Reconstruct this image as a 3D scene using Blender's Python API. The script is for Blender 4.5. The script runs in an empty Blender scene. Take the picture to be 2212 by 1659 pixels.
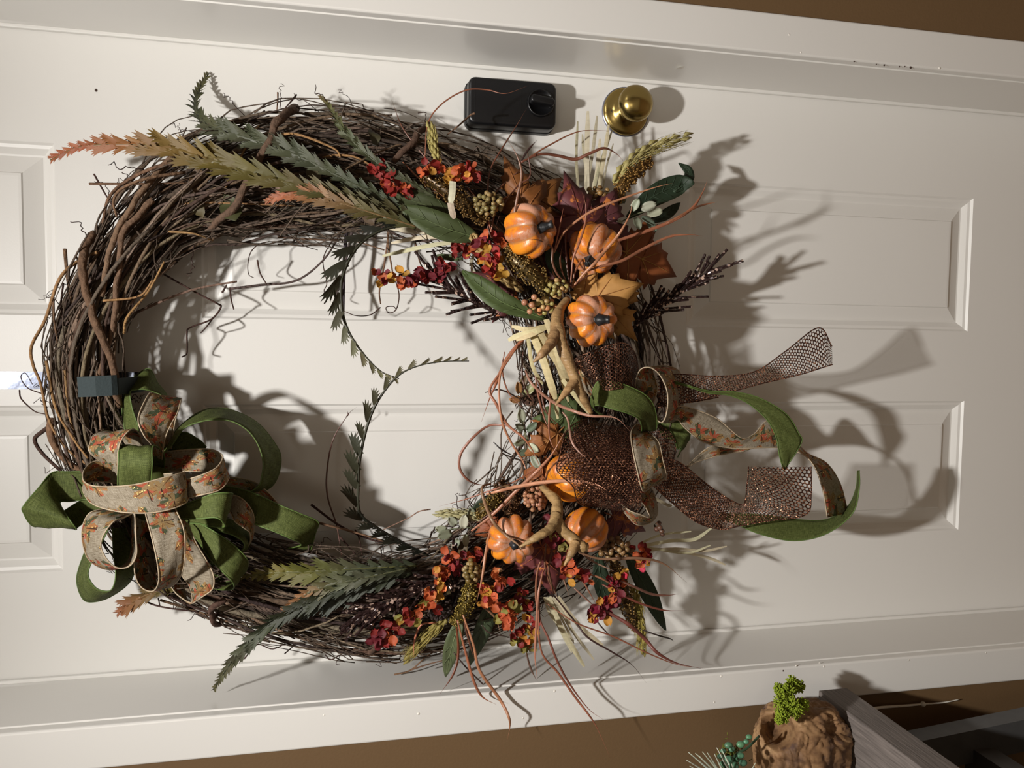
import bpy, bmesh, math, random
from mathutils import Vector, Matrix, noise

sc = bpy.context.scene
COL = sc.collection
V3 = Vector

# ------------------------------------------------------------------ camera, light, exposure
IW, IH, FPX = 2212, 1659, 1626.4
CAM = V3((0.0348, -1.1516, 1.3624))
YAW, PITCH, ROLL = math.radians(3.291), math.radians(-11.879), math.radians(-0.027)
RC = Matrix.Rotation(YAW, 3, 'Z') @ Matrix.Rotation(PITCH, 3, 'X') @ Matrix.Rotation(ROLL, 3, 'Y')
RIGHT, FWD, UP = RC @ V3((1, 0, 0)), RC @ V3((0, 1, 0)), RC @ V3((0, 0, 1))
cd = bpy.data.cameras.new('camera')
cd.sensor_fit = 'HORIZONTAL'; cd.sensor_width = 36.0; cd.lens = FPX / IW * 36.0
cd.clip_start = 0.02
cam = bpy.data.objects.new('camera', cd); COL.objects.link(cam)
# the phone was held on its side: picture left is up in the room
cx_, cy_, cz_ = -UP, RIGHT, -FWD
cam.matrix_world = Matrix(((cx_.x, cy_.x, cz_.x, CAM.x), (cx_.y, cy_.y, cz_.y, CAM.y), (cx_.z, cy_.z, cz_.z, CAM.z), (0, 0, 0, 1)))
sc.camera = cam

w = bpy.data.worlds.new('world'); sc.world = w; w.use_nodes = True
w.node_tree.nodes['Background'].inputs[0].default_value = (0.9, 0.85, 0.78, 1)
w.node_tree.nodes['Background'].inputs[1].default_value = 0.05

LAMP = V3((0.02, -1.12, 2.38))
def lamp(name, loc, power, radius, col, cone=None):
    l = bpy.data.lights.new(name, 'SPOT' if cone else 'POINT'); l.energy = power; l.shadow_soft_size = radius; l.color = col
    if cone: l.spot_size = math.radians(cone); l.spot_blend = 1.0
    o = bpy.data.objects.new(name, l); COL.objects.link(o); o.location = loc
    return o
# recessed flood downlight over the entry, and an unseen lamp added behind the camera as fill
lamp('hall_light_bulb', LAMP, 160, 0.032, (1.0, 0.968, 0.93), 166)
lamp('room_fill_lamp', (-0.2, -2.9, 2.25), 9, 0.25, (1.0, 0.94, 0.84))
vs = sc.view_settings
vs.view_transform = 'Standard'; vs.look = 'None'; vs.exposure = 0.0; vs.gamma = 1.0; vs.use_curve_mapping = False

# ------------------------------------------------------------------ helpers
def P(u, v, d=0.0):
    """the point d metres in front of the door leaf that the photograph shows at pixel u, v"""
    ray = RIGHT * ((IH / 2 - v) / FPX) + FWD + UP * ((IW / 2 - u) / FPX)
    return CAM + ray * ((-d - CAM.y) / ray.y)

PXM = 1.0 / 1380.0            # metres per pixel about the wreath
def pm(px, d=0.12): return px * (1.1516 - d) / FPX * 1.0

def catmull(pts, n=6):
    pts = [V3(p) for p in pts]
    if len(pts) < 3:
        return [pts[0].lerp(pts[-1], i / (n)) for i in range(n + 1)]
    out = []
    ext = [pts[0] * 2 - pts[1]] + pts + [pts[-1] * 2 - pts[-2]]
    for i in range(1, len(ext) - 2):
        a, b, c, d = ext[i - 1], ext[i], ext[i + 1], ext[i + 2]
        for k in range(n):
            t = k / n
            out.append(0.5 * ((2 * b) + (c - a) * t + (2 * a - 5 * b + 4 * c - d) * t * t + (3 * b - a - 3 * c + d) * t ** 3))
    out.append(pts[-1].copy())
    return out

def lerp(a, b, t): return a + (b - a) * t

class MB:
    def __init__(s): s.v = []; s.f = []; s.uv = None
    def tube(s, pts, r, sides=6, flat=1.0, flatdir=None, cap=True):
        n = len(pts); b0 = len(s.v)
        rr = r if callable(r) else (lambda t: r)
        T0 = (pts[1] - pts[0]).normalized()
        ref = flatdir if flatdir is not None else (V3((0, 0, 1)) if abs(T0.z) < 0.9 else V3((1, 0, 0)))
        N = (ref - T0 * ref.dot(T0)); N = N.normalized() if N.length > 1e-6 else T0.orthogonal().normalized()
        for i, p in enumerate(pts):
            T = (pts[min(i + 1, n - 1)] - pts[max(i - 1, 0)])
            T = T.normalized() if T.length > 1e-9 else T0
            if flatdir is not None: N = flatdir - T * flatdir.dot(T)
            else: N = N - T * N.dot(T)
            N = N.normalized() if N.length > 1e-6 else T.orthogonal().normalized()
            B = T.cross(N); q = rr(i / (n - 1))
            for k in range(sides):
                a = 2 * math.pi * k / sides
                s.v.append(p + N * (math.cos(a) * q * flat) + B * (math.sin(a) * q))
        for i in range(n - 1):
            for k in range(sides):
                a = b0 + i * sides + k; b = b0 + i * sides + (k + 1) % sides
                s.f.append((a, b, b + sides, a + sides))
        if cap:
            s.f.append(tuple(b0 + k for k in reversed(range(sides))))
            s.f.append(tuple(b0 + (n - 1) * sides + k for k in range(sides)))
        return s
    def box(s, lo, hi, M=None):
        b = len(s.v)
        for z in (lo[2], hi[2]):
            for x, y in ((lo[0], lo[1]), (hi[0], lo[1]), (hi[0], hi[1]), (lo[0], hi[1])):
                p = V3((x, y, z)); s.v.append(M @ p if M else p)
        for q in ((3, 2, 1, 0), (4, 5, 6, 7), (0, 1, 5, 4), (1, 2, 6, 5), (2, 3, 7, 6), (3, 0, 4, 7)):
            s.f.append(tuple(b + i for i in q))
        return s
    def ball(s, c, r, seg=8, rings=5, M=None):
        b = len(s.v); c = V3(c)
        def put(p): s.v.append(c + (M @ p if M else p))
        put(V3((0, 0, r)))
        for i in range(1, rings):
            ph = math.pi * i / rings
            for k in range(seg):
                a = 2 * math.pi * k / seg
                put(V3((r * math.sin(ph) * math.cos(a), r * math.sin(ph) * math.sin(a), r * math.cos(ph))))
        put(V3((0, 0, -r))); e = len(s.v) - 1
        for k in range(seg):
            s.f.append((b, b + 1 + k, b + 1 + (k + 1) % seg))
            s.f.append((e, e - seg + (k + 1) % seg, e - seg + k))
        for i in range(rings - 2):
            for k in range(seg):
                a = b + 1 + i * seg + k; c2 = b + 1 + i * seg + (k + 1) % seg
                s.f.append((a, a + seg, c2 + seg, c2))
        return s
    def lathe(s, prof, seg, M):
        """prof: (radius, height) pairs along local z"""
        b = len(s.v)
        for r, h in prof:
            for k in range(seg):
                a = 2 * math.pi * k / seg
                s.v.append(M @ V3((r * math.cos(a), r * math.sin(a), h)))
        for i in range(len(prof) - 1):
            for k in range(seg):
                a = b + i * seg + k; c = b + i * seg + (k + 1) % seg
                s.f.append((a, c, c + seg, a + seg))
        s.f.append(tuple(b + k for k in reversed(range(seg))))
        s.f.append(tuple(b + (len(prof) - 1) * seg + k for k in range(seg)))
        return s
    def mesh(s, name, origin=V3((0, 0, 0)), smooth=True, mat=None):
        me = bpy.data.meshes.new(name)
        me.from_pydata([tuple(p - origin) for p in s.v], [], s.f)
        if smooth: me.polygons.foreach_set('use_smooth', [True] * len(me.polygons))
        if s.uv:
            lay = me.uv_layers.new(name='UVMap')
            for lp in me.loops: lay.data[lp.index].uv = s.uv[lp.vertex_index]
        if mat: me.materials.append(mat)
        me.update()
        return me

def tag(o, label=None, cat=None, group=None, kind=None):
    if label: o['label'] = label
    if cat: o['category'] = cat
    if group: o['group'] = group
    if kind: o['kind'] = kind
    return o
def thing(name, label, cat, loc, group=None):
    o = bpy.data.objects.new(name, None); COL.objects.link(o)
    o.location = loc; o.empty_display_size = 0.02
    return tag(o, label, cat, group)
def put(name, mb, mat, root=None, color=None, smooth=True, parent=None, label=None, kind=None):
    """link mb (world coordinates) as one mesh object; root carries the origin, parent may be a part of root"""
    org = V3(root.location) if root else V3((0, 0, 0))
    me = mb.mesh(name, org, smooth, mat)
    o = bpy.data.objects.new(name, me); COL.objects.link(o)
    if root: o.parent = parent or root
    if color: o.color = (*color, 1)
    if label: o['label'] = label
    if kind: o['kind'] = kind
    return o
def inst(name, me, root, M, color=None, parent=None):
    """a part that shares the mesh me, placed by the world matrix M"""
    o = bpy.data.objects.new(name, me); COL.objects.link(o)
    o.parent = parent or root
    o.matrix_local = Matrix.Translation(-V3(root.location)) @ M
    if color: o.color = (*color, 1)
    return o
def frame(org, X, Y, Z, sx=1, sy=1, sz=1):
    X, Y, Z = X * sx, Y * sy, Z * sz
    return Matrix(((X.x, Y.x, Z.x, org.x), (X.y, Y.y, Z.y, org.y), (X.z, Y.z, Z.z, org.z), (0, 0, 0, 1)))
def axes(Y, N):
    Y = Y.normalized(); N = (N - Y * N.dot(Y))
    N = N.normalized() if N.length > 1e-6 else Y.orthogonal().normalized()
    return Y.cross(N), Y, N
def srgb(r, g, b):
    f = lambda c: (c / 255 / 12.92) if c / 255 <= 0.04045 else ((c / 255 + 0.055) / 1.055) ** 2.4
    return (f(r), f(g), f(b))
def vary(c, rnd, a=0.25):
    k = 1 + rnd.uniform(-a, a)
    return tuple(max(0.0, x * k * (1 + rnd.uniform(-a, a) * 0.3)) for x in c)
TOCAM = V3((0, -1, 0))

# ------------------------------------------------------------------ materials
def newmat(name):
    m = bpy.data.materials.new(name); m.use_nodes = True
    nt = m.node_tree; return m, nt, nt.nodes['Principled BSDF']
def node(nt, t, **kw):
    n = nt.nodes.new(t)
    for k, v in kw.items():
        if k in n.inputs.keys() if hasattr(n.inputs, 'keys') else False: n.inputs[k].default_value = v
        else: setattr(n, k, v)
    return n
def noise_tex(nt, scale, detail=4, coord='Object', stretch=None):
    tc = nt.nodes.new('ShaderNodeTexCoord'); t = nt.nodes.new('ShaderNodeTexNoise')
    t.inputs['Scale'].default_value = scale; t.inputs['Detail'].default_value = detail
    if stretch:
        mp = nt.nodes.new('ShaderNodeMapping'); mp.inputs['Scale'].default_value = stretch
        nt.links.new(tc.outputs[coord], mp.inputs[0]); nt.links.new(mp.outputs[0], t.inputs['Vector'])
    else: nt.links.new(tc.outputs[coord], t.inputs['Vector'])
    return t
def bump(nt, bs, height, strength=0.3, dist=0.002):
    b = nt.nodes.new('ShaderNodeBump'); b.inputs['Strength'].default_value = strength; b.inputs['Distance'].default_value = dist
    nt.links.new(height, b.inputs['Height']); nt.links.new(b.outputs[0], bs.inputs['Normal']); return b
def mix(nt, fac, a, b, mode='MIX'):
    m = nt.nodes.new('ShaderNodeMix'); m.data_type = 'RGBA'; m.blend_type = mode
    for sock, val in ((0, fac), (6, a), (7, b)):
        if isinstance(val, (int, float)): m.inputs[sock].default_value = val
        elif isinstance(val, tuple): m.inputs[sock].default_value = (*val[:3], 1)
        else: nt.links.new(val, m.inputs[sock])
    return m.outputs[2]
def ramp(nt, fac, stops, interp='LINEAR'):
    r = nt.nodes.new('ShaderNodeValToRGB'); r.color_ramp.interpolation = interp
    e = r.color_ramp.elements
    while len(e) < len(stops): e.new(0.5)
    for i, (p, c) in enumerate(stops):
        e[i].position = p; e[i].color = (*c, 1)
    nt.links.new(fac, r.inputs[0]); return r.outputs[0]
def math_n(nt, op, a, b=None):
    n = nt.nodes.new('ShaderNodeMath'); n.operation = op
    for i, x in enumerate((a, b)):
        if x is None: continue
        if isinstance(x, (int, float)): n.inputs[i].default_value = x
        else: nt.links.new(x, n.inputs[i])
    return n.outputs[0]

def mat_paint(name, col, rough, bscale=350, bstr=0.08):
    m, nt, bs = newmat(name)
    n1 = noise_tex(nt, 3.0, 3)
    nt.links.new(mix(nt, n1.outputs[0], tuple(c * 0.96 for c in col), tuple(min(1, c * 1.03) for c in col)), bs.inputs['Base Color'])
    bs.inputs['Roughness'].default_value = rough
    n2 = noise_tex(nt, bscale, 3); bump(nt, bs, n2.outputs[0], bstr, 0.001)
    return m
def mat_tint(name, rough=0.6, nscale=60, namt=0.45, bstr=0.3, stretch=None, spec=0.5, trans=0.0, metallic=0.0, fleck=None, bdist=0.002, gain=1.0):
    """object-colour material with mottling"""
    m, nt, bs = newmat(name)
    oi = nt.nodes.new('ShaderNodeObjectInfo')
    n1 = noise_tex(nt, nscale, 5, stretch=stretch)
    lo = mix(nt, 1.0, oi.outputs['Color'], ((1 - namt) * gain,) * 3, 'MULTIPLY'); hi = mix(nt, 1.0, oi.outputs['Color'], ((1 + namt) * gain,) * 3, 'MULTIPLY')
    c = mix(nt, n1.outputs[0], lo, hi)
    if fleck:
        n3 = noise_tex(nt, fleck[1], 6)
        c = mix(nt, ramp(nt, n3.outputs[0], [(fleck[2], (0, 0, 0)), (fleck[2] + 0.05, (1, 1, 1))]), c, fleck[0])
    nt.links.new(c, bs.inputs['Base Color'])
    bs.inputs['Roughness'].default_value = rough; bs.inputs['Specular IOR Level'].default_value = spec; bs.inputs['Metallic'].default_value = metallic
    if bstr: bump(nt, bs, n1.outputs[0], bstr, bdist)
    if trans:
        tr = nt.nodes.new('ShaderNodeBsdfTranslucent'); nt.links.new(c, tr.inputs[0])
        ms = nt.nodes.new('ShaderNodeMixShader'); ms.inputs[0].default_value = trans
        out = nt.nodes['Material Output']
        nt.links.new(bs.outputs[0], ms.inputs[1]); nt.links.new(tr.outputs[0], ms.inputs[2]); nt.links.new(ms.outputs[0], out.inputs[0])
    return m

M = {}
M['door'] = mat_paint('door_paint', srgb(226, 224, 219), 0.42, 500, 0.06)
M['trim'] = mat_paint('trim_gloss_paint', srgb(226, 224, 219), 0.25, 160, 0.05)
M['wall'] = mat_paint('brown_wall_paint', srgb(108, 84, 56), 0.6, 260, 0.2)
M['ceiling'] = mat_paint('ceiling_paint', srgb(235, 230, 220), 0.8)
M['floor'] = mat_paint('floor_wood', srgb(120, 98, 76), 0.5)
M['vine'] = mat_tint('grapevine_bark', 0.85, 160, 0.75, 0.8, spec=0.25, bdist=.004)
M['grass'] = mat_tint('copper_grass', 0.38, 90, 0.4, 0.15)
M['leaf'] = mat_tint('silk_leaf', 0.6, 70, 0.3, 0.15, trans=0.15, gain=.78)
M['leafspot'] = mat_tint('spotted_silk_leaf', 0.6, 70, 0.3, 0.15, trans=0.12, fleck=(srgb(200, 120, 60), 75, 0.60))
M['frond'] = mat_tint('fern_leaf', 0.5, 110, 0.35, 0.2, trans=0.15, gain=.66)
M['petal'] = mat_tint('silk_petal', 0.65, 160, 0.3, 0.1, trans=0.2)
M['berry'] = mat_tint('berry_skin', 0.4, 200, 0.25, 0.05)
M['seed'] = mat_tint('gilded_seed', 0.35, 900, 0.6, 0.0, metallic=0.45)
M['straw'] = mat_tint('dried_straw', 0.6, 300, 0.25, 0.3, stretch=(1, 1, 0.15), trans=0.2)
M['antler'] = mat_tint('antler_bone', 0.5, 90, 0.7, 0.8, stretch=(1.6, 1, .6), bdist=.004)
M['stem'] = mat_tint('dark_pumpkin_stem', 0.4, 150, 0.6, 0.7)
M['cone'] = mat_tint('pine_cone', 0.6, 150, 0.5, 0.3)

def mat_glitter(name, base, flake, scale, frac, metallic=0.5, rough=0.35):
    m, nt, bs = newmat(name)
    tc = nt.nodes.new('ShaderNodeTexCoord'); vo = nt.nodes.new('ShaderNodeTexVoronoi'); vo.inputs['Scale'].default_value = scale
    nt.links.new(tc.outputs['Object'], vo.inputs['Vector'])
    sep = nt.nodes.new('ShaderNodeSeparateColor'); nt.links.new(vo.outputs['Color'], sep.inputs[0])
    nz = noise_tex(nt, scale * 0.06, 3)
    f = math_n(nt, 'GREATER_THAN', math_n(nt, 'ADD', sep.outputs[0], math_n(nt, 'MULTIPLY', math_n(nt, 'SUBTRACT', nz.outputs[0], 0.5), 0.6)), 1 - frac)
    nt.links.new(mix(nt, f, base, flake), bs.inputs['Base Color'])
    bs.inputs['Metallic'].default_value = metallic; bs.inputs['Roughness'].default_value = rough
    ge = nt.nodes.new('ShaderNodeNewGeometry')
    vm = nt.nodes.new('ShaderNodeVectorMath'); vm.operation = 'SUBTRACT'; vm.inputs[1].default_value = (0.5, 0.5, 0.5)
    nt.links.new(vo.outputs['Color'], vm.inputs[0])
    v2 = nt.nodes.new('ShaderNodeVectorMath'); v2.operation = 'SCALE'; v2.inputs['Scale'].default_value = 1.1; nt.links.new(vm.outputs[0], v2.inputs[0])
    v3 = nt.nodes.new('ShaderNodeVectorMath'); v3.operation = 'ADD'; nt.links.new(v2.outputs[0], v3.inputs[0]); nt.links.new(ge.outputs['Normal'], v3.inputs[1])
    v4 = nt.nodes.new('ShaderNodeVectorMath'); v4.operation = 'NORMALIZE'; nt.links.new(v3.outputs[0], v4.inputs[0])
    nt.links.new(v4.outputs[0], bs.inputs['Normal'])
    return m
M['net'] = mat_glitter('copper_glitter_net', srgb(72, 44, 34), srgb(190, 135, 105), 900, 0.22, 0.55, 0.38)
M['stick'] = mat_glitter('brown_glitter_stick', srgb(54, 38, 36), srgb(200, 172, 156), 300, 0.09, 0.3, 0.28)

def ribbon_uv(nt):
    uv = nt.nodes.new('ShaderNodeUVMap'); uv.uv_map = 'UVMap'; return uv
def weave(nt, uv, scale=900):
    sp = nt.nodes.new('ShaderNodeSeparateXYZ'); nt.links.new(uv.outputs[0], sp.inputs[0])
    a = math_n(nt, 'SINE', math_n(nt, 'MULTIPLY', sp.outputs[0], scale * 2.2)); b = math_n(nt, 'SINE', math_n(nt, 'MULTIPLY', sp.outputs[1], scale * 2.2))
    nz = nt.nodes.new('ShaderNodeTexNoise'); nz.inputs['Scale'].default_value = 1.0
    mp = nt.nodes.new('ShaderNodeMapping'); mp.inputs['Scale'].default_value = (90, 1400, 1); nt.links.new(uv.outputs[0], mp.inputs[0]); nt.links.new(mp.outputs[0], nz.inputs['Vector'])
    nz2 = nt.nodes.new('ShaderNodeTexNoise'); nz2.inputs['Scale'].default_value = 1.0
    mp2 = nt.nodes.new('ShaderNodeMapping'); mp2.inputs['Scale'].default_value = (1400, 90, 1); nt.links.new(uv.outputs[0], mp2.inputs[0]); nt.links.new(mp2.outputs[0], nz2.inputs['Vector'])
    n = math_n(nt, 'ADD', math_n(nt, 'MULTIPLY', nz.outputs[0], 0.5), math_n(nt, 'MULTIPLY', nz2.outputs[0], 0.5))
    h = math_n(nt, 'ADD', math_n(nt, 'MULTIPLY', math_n(nt, 'MULTIPLY', a, b), 0.25), n)
    return n, h
def cloth_out(nt, bs, c, trans):
    nt.links.new(c, bs.inputs['Base Color']); bs.inputs['Roughness'].default_value = 0.75; bs.inputs['Specular IOR Level'].default_value = 0.25
    tr = nt.nodes.new('ShaderNodeBsdfTranslucent'); nt.links.new(c, tr.inputs[0])
    ms = nt.nodes.new('ShaderNodeMixShader'); ms.inputs[0].default_value = trans
    nt.links.new(bs.outputs[0], ms.inputs[1]); nt.links.new(tr.outputs[0], ms.inputs[2]); nt.links.new(ms.outputs[0], nt.nodes['Material Output'].inputs[0])
def mat_green_ribbon():
    m, nt, bs = newmat('green_linen_ribbon'); uv = ribbon_uv(nt)
    n, h = weave(nt, uv)
    c = ramp(nt, n, [(0.36, srgb(60, 68, 32)), (0.52, srgb(92, 102, 52)), (0.68, srgb(122, 130, 78))])
    cloth_out(nt, bs, c, 0.22); bump(nt, bs, h, 0.35, 0.0006); return m
def mat_burlap():
    m, nt, bs = newmat('printed_burlap_ribbon'); uv = ribbon_uv(nt)
    n, h = weave(nt, uv, 1100)
    base = ramp(nt, n, [(0.34, srgb(104, 92, 74)), (0.5, srgb(152, 140, 120)), (0.66, srgb(186, 176, 158))])
    vo = nt.nodes.new('ShaderNodeTexVoronoi'); vo.inputs['Scale'].default_value = 27; vo.voronoi_dimensions = '2D'; vo.inputs['Randomness'].default_value = 0.75
    nt.links.new(uv.outputs[0], vo.inputs['Vector'])
    sub = nt.nodes.new('ShaderNodeVectorMath'); sub.operation = 'SUBTRACT'
    nt.links.new(uv.outputs[0], sub.inputs[0]); nt.links.new(vo.outputs['Position'], sub.inputs[1])
    sp = nt.nodes.new('ShaderNodeSeparateXYZ'); nt.links.new(sub.outputs[0], sp.inputs[0])
    sc_ = nt.nodes.new('ShaderNodeSeparateColor'); nt.links.new(vo.outputs['Color'], sc_.inputs[0])
    ang = math_n(nt, 'ADD', math_n(nt, 'ARCTAN2', sp.outputs[1], sp.outputs[0]), math_n(nt, 'MULTIPLY', sc_.outputs[0], 6.28))
    ln = nt.nodes.new('ShaderNodeVectorMath'); ln.operation = 'LENGTH'; nt.links.new(sub.outputs[0], ln.inputs[0])
    lobes = math_n(nt, 'ABSOLUTE', math_n(nt, 'COSINE', math_n(nt, 'MULTIPLY', ang, 2.5)))
    teeth = math_n(nt, 'MULTIPLY', math_n(nt, 'COSINE', math_n(nt, 'MULTIPLY', ang, 17.0)), 0.0012)
    rad = math_n(nt, 'ADD', math_n(nt, 'ADD', math_n(nt, 'MULTIPLY', lobes, 0.011), 0.0085), teeth)
    inside = math_n(nt, 'LESS_THAN', ln.outputs['Value'], rad)
    nz = nt.nodes.new('ShaderNodeTexVoronoi'); nz.inputs['Scale'].default_value = 135; nz.voronoi_dimensions = '2D'; nt.links.new(uv.outputs[0], nz.inputs['Vector'])
    sc2 = nt.nodes.new('ShaderNodeSeparateColor'); nt.links.new(nz.outputs['Color'], sc2.inputs[0])
    leafc = ramp(nt, sc2.outputs[0], [(0.0, srgb(178, 74, 44)), (0.17, srgb(152, 114, 62)), (0.38, srgb(50, 72, 42)), (0.53, srgb(164, 106, 54)), (0.68, srgb(150, 122, 78)), (0.84, srgb(146, 116, 70)), (0.93, srgb(176, 68, 42))], 'CONSTANT')
    leafc = mix(nt, 0.16, leafc, base)
    vein = math_n(nt, 'MULTIPLY', math_n(nt, 'GREATER_THAN', lobes, 0.992), math_n(nt, 'GREATER_THAN', ln.outputs['Value'], 0.0015))
    leafc = mix(nt, vein, leafc, srgb(96, 62, 36))
    pick = math_n(nt, 'GREATER_THAN', sc_.outputs[1], 0.02)
    c = mix(nt, math_n(nt, 'MULTIPLY', inside, pick), base, leafc)
    stemm = math_n(nt, 'MULTIPLY', math_n(nt, 'MULTIPLY', math_n(nt, 'LESS_THAN', math_n(nt, 'ABSOLUTE', sp.outputs[0]), 0.0007), math_n(nt, 'LESS_THAN', ln.outputs['Value'], 0.021)), math_n(nt, 'MULTIPLY', math_n(nt, 'GREATER_THAN', sp.outputs[1], 0.0), pick))
    c = mix(nt, stemm, c, srgb(66, 44, 30))
    gl = nt.nodes.new('ShaderNodeTexVoronoi'); gl.inputs['Scale'].default_value = 700; gl.voronoi_dimensions = '2D'; nt.links.new(uv.outputs[0], gl.inputs['Vector'])
    g3 = nt.nodes.new('ShaderNodeSeparateColor'); nt.links.new(gl.outputs['Color'], g3.inputs[0])
    spark = math_n(nt, 'MULTIPLY', math_n(nt, 'GREATER_THAN', g3.outputs[0], 0.965), math_n(nt, 'MULTIPLY', inside, pick))
    c = mix(nt, spark, c, srgb(250, 225, 160)); nt.links.new(spark, bs.inputs['Metallic'])
    cloth_out(nt, bs, c, 0.18); bump(nt, bs, h, 0.3, 0.0006); return m
M['green'] = mat_green_ribbon(); M['burlap'] = mat_burlap()
M['cord'] = mat_tint('edge_cord', 0.6, 600, 0.3, 0.2)

def mat_plain(name, col, rough, metallic=0.0, nscale=80, namt=0.15, bstr=0.0, stretch=None, coat=0.0):
    m, nt, bs = newmat(name)
    n1 = noise_tex(nt, nscale, 4, stretch=stretch)
    nt.links.new(mix(nt, n1.outputs[0], tuple(c * (1 - namt) for c in col), tuple(c * (1 + namt) for c in col)), bs.inputs['Base Color'])
    bs.inputs['Roughness'].default_value = rough; bs.inputs['Metallic'].default_value = metallic
    bs.inputs['Coat Weight'].default_value = coat
    if bstr: bump(nt, bs, n1.outputs[0], bstr, 0.002)
    return m
M['brass'] = mat_plain('brass', srgb(166, 144, 88), 0.24, 1.0, 12, 0.12)
M['black'] = mat_plain('black_plastic', srgb(15, 15, 17), 0.36, 0, 300, 0.2)
M['blackdk'] = mat_plain('dark_gap', srgb(10, 10, 10), 0.7)
M['zinc'] = mat_plain('zinc_edge', srgb(150, 152, 170), 0.3, 0.9)
M['chrome'] = mat_plain('bright_steel_strap', srgb(190, 200, 225), 0.12, 1.0, 25, 0.1, 0.25)
M['pad'] = mat_plain('dark_green_foam_pad', srgb(40, 52, 54), 0.8, 0, 400, 0.25, 0.2)
M['chip'] = mat_plain('paint_chip', srgb(70, 52, 44), 0.8)
M['dent'] = mat_plain('paint_dent', srgb(238, 234, 224), 0.25)
M['greywood'] = mat_plain('weathered_grey_wood', srgb(112, 104, 99), 0.65, 0, 40, 0.75, 0.4, stretch=(9, .5, 9))
M['iron'] = mat_plain('dark_grey_iron', srgb(84, 84, 84), 0.45, 0.3, 60, 0.2)
M['moss'] = mat_tint('lime_moss', 0.8, 200, 0.35, 0.0, trans=0.2)
M['succ'] = mat_tint('succulent_skin', 0.45, 80, 0.25, 0.1)
M['string'] = mat_plain('white_string', srgb(225, 222, 212), 0.7)
def mat_drift():
    m, nt, bs = newmat('driftwood')
    n1 = noise_tex(nt, 16, 5, stretch=(1, 1, 1.6)); n2 = noise_tex(nt, 60, 6, stretch=(1.6, 1, .45)); n3 = noise_tex(nt, 30, 3)
    c = ramp(nt, n1.outputs[0], [(0.36, srgb(94, 68, 46)), (0.46, srgb(138, 104, 70)), (0.58, srgb(158, 124, 86)), (0.72, srgb(178, 146, 106))])
    c = mix(nt, ramp(nt, n3.outputs[0], [(0.60, (0, 0, 0)), (0.66, (.85, .85, .85))]), c, srgb(88, 66, 58))
    d = ramp(nt, n2.outputs[0], [(0.3, srgb(150, 125, 108)), (0.5, (1, 1, 1))])
    nt.links.new(mix(nt, 0.8, c, d, 'MULTIPLY'), bs.inputs['Base Color']); bs.inputs['Roughness'].default_value = 0.75
    bump(nt, bs, n2.outputs[0], 0.5, 0.003); return m
M['drift'] = mat_drift()
def mat_pumpkin():
    m, nt, bs = newmat('painted_pumpkin'); uv = ribbon_uv(nt)
    sp = nt.nodes.new('ShaderNodeSeparateXYZ'); nt.links.new(uv.outputs[0], sp.inputs[0])   # x: rib number, y: 0 base .. 1 stem
    nz = noise_tex(nt, 26, 4); n2 = noise_tex(nt, 420, 3)
    n3 = noise_tex(nt, 130, 5)
    alt = math_n(nt, 'ADD', math_n(nt, 'MULTIPLY', math_n(nt, 'SINE', math_n(nt, 'MULTIPLY', sp.outputs[0], math.pi)), 0.22), math_n(nt, 'MULTIPLY', sp.outputs[1], 0.75))
    # each rib: one flank dusted pale, the other left orange
    fr = math_n(nt, 'FRACT', sp.outputs[0]); alt = math_n(nt, 'ADD', alt, math_n(nt, 'MULTIPLY', math_n(nt, 'SUBTRACT', fr, 0.5), 0.55))
    alt = math_n(nt, 'ADD', alt, math_n(nt, 'MULTIPLY', math_n(nt, 'SUBTRACT', nz.outputs[0], 0.5), 1.3))
    alt = math_n(nt, 'ADD', alt, math_n(nt, 'MULTIPLY', math_n(nt, 'SUBTRACT', n3.outputs[0], 0.5), 1.1))
    alt = math_n(nt, 'ADD', alt, math_n(nt, 'MULTIPLY', math_n(nt, 'SUBTRACT', n2.outputs[0], 0.5), 0.7))
    c = ramp(nt, alt, [(0.15, srgb(222, 136, 34)), (0.38, srgb(206, 116, 40)), (0.62, srgb(186, 116, 74)), (0.85, srgb(198, 144, 116))])
    groove = math_n(nt, 'ABSOLUTE', math_n(nt, 'COSINE', math_n(nt, 'MULTIPLY', sp.outputs[0], math.pi)))
    gm = ramp(nt, groove, [(0.93, (0, 0, 0)), (0.995, (0.6, 0.6, 0.6))])
    c = mix(nt, gm, c, srgb(148, 106, 66))
    nt.links.new(c, bs.inputs['Base Color']); bs.inputs['Roughness'].default_value = 0.37
    bump(nt, bs, n2.outputs[0], 0.25, 0.001); return m
M['pumpkin'] = mat_pumpkin()

# ------------------------------------------------------------------ the setting
JD = 0.1344; XD = 0.45; CO = 0.5075; CT = 0.015
def struct(name, mb, mat, root=None, smooth=False):
    o = put(name, mb, mat, None, smooth=smooth)
    if root: o.parent = root
    else: o['kind'] = 'structure'
    return o
RX, RY, RZ = 1.9, -3.4, 2.5
struct('floor', MB().box((-RX - .1, RY - .1, -0.1), (RX + .1, 0.06, 0)), M['floor'])
struct('ceiling', MB().box((-RX - .1, RY - .1, RZ), (RX + .1, 0.06, RZ + 0.1)), M['ceiling'])
mb = MB()
mb.box((-RX, -JD, 0), (-XD - 0.012, 0.04, RZ)); mb.box((XD + 0.012, -JD, 0), (RX, 0.04, RZ)); mb.box((-XD - 0.012, -JD, 2.06), (XD + 0.012, 0.04, RZ))
struct('wall_front', mb, M['wall'])
struct('wall_back', MB().box((-RX, RY - .1, 0), (RX, RY, RZ)), M['ceiling'])
struct('wall_left', MB().box((-RX - .1, RY - .1, 0), (-RX, 0.04, RZ)), M['wall'])
struct('wall_right', MB().box((RX, RY - .1, 0), (RX + .1, 0.04, RZ)), M['wall'])

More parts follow.
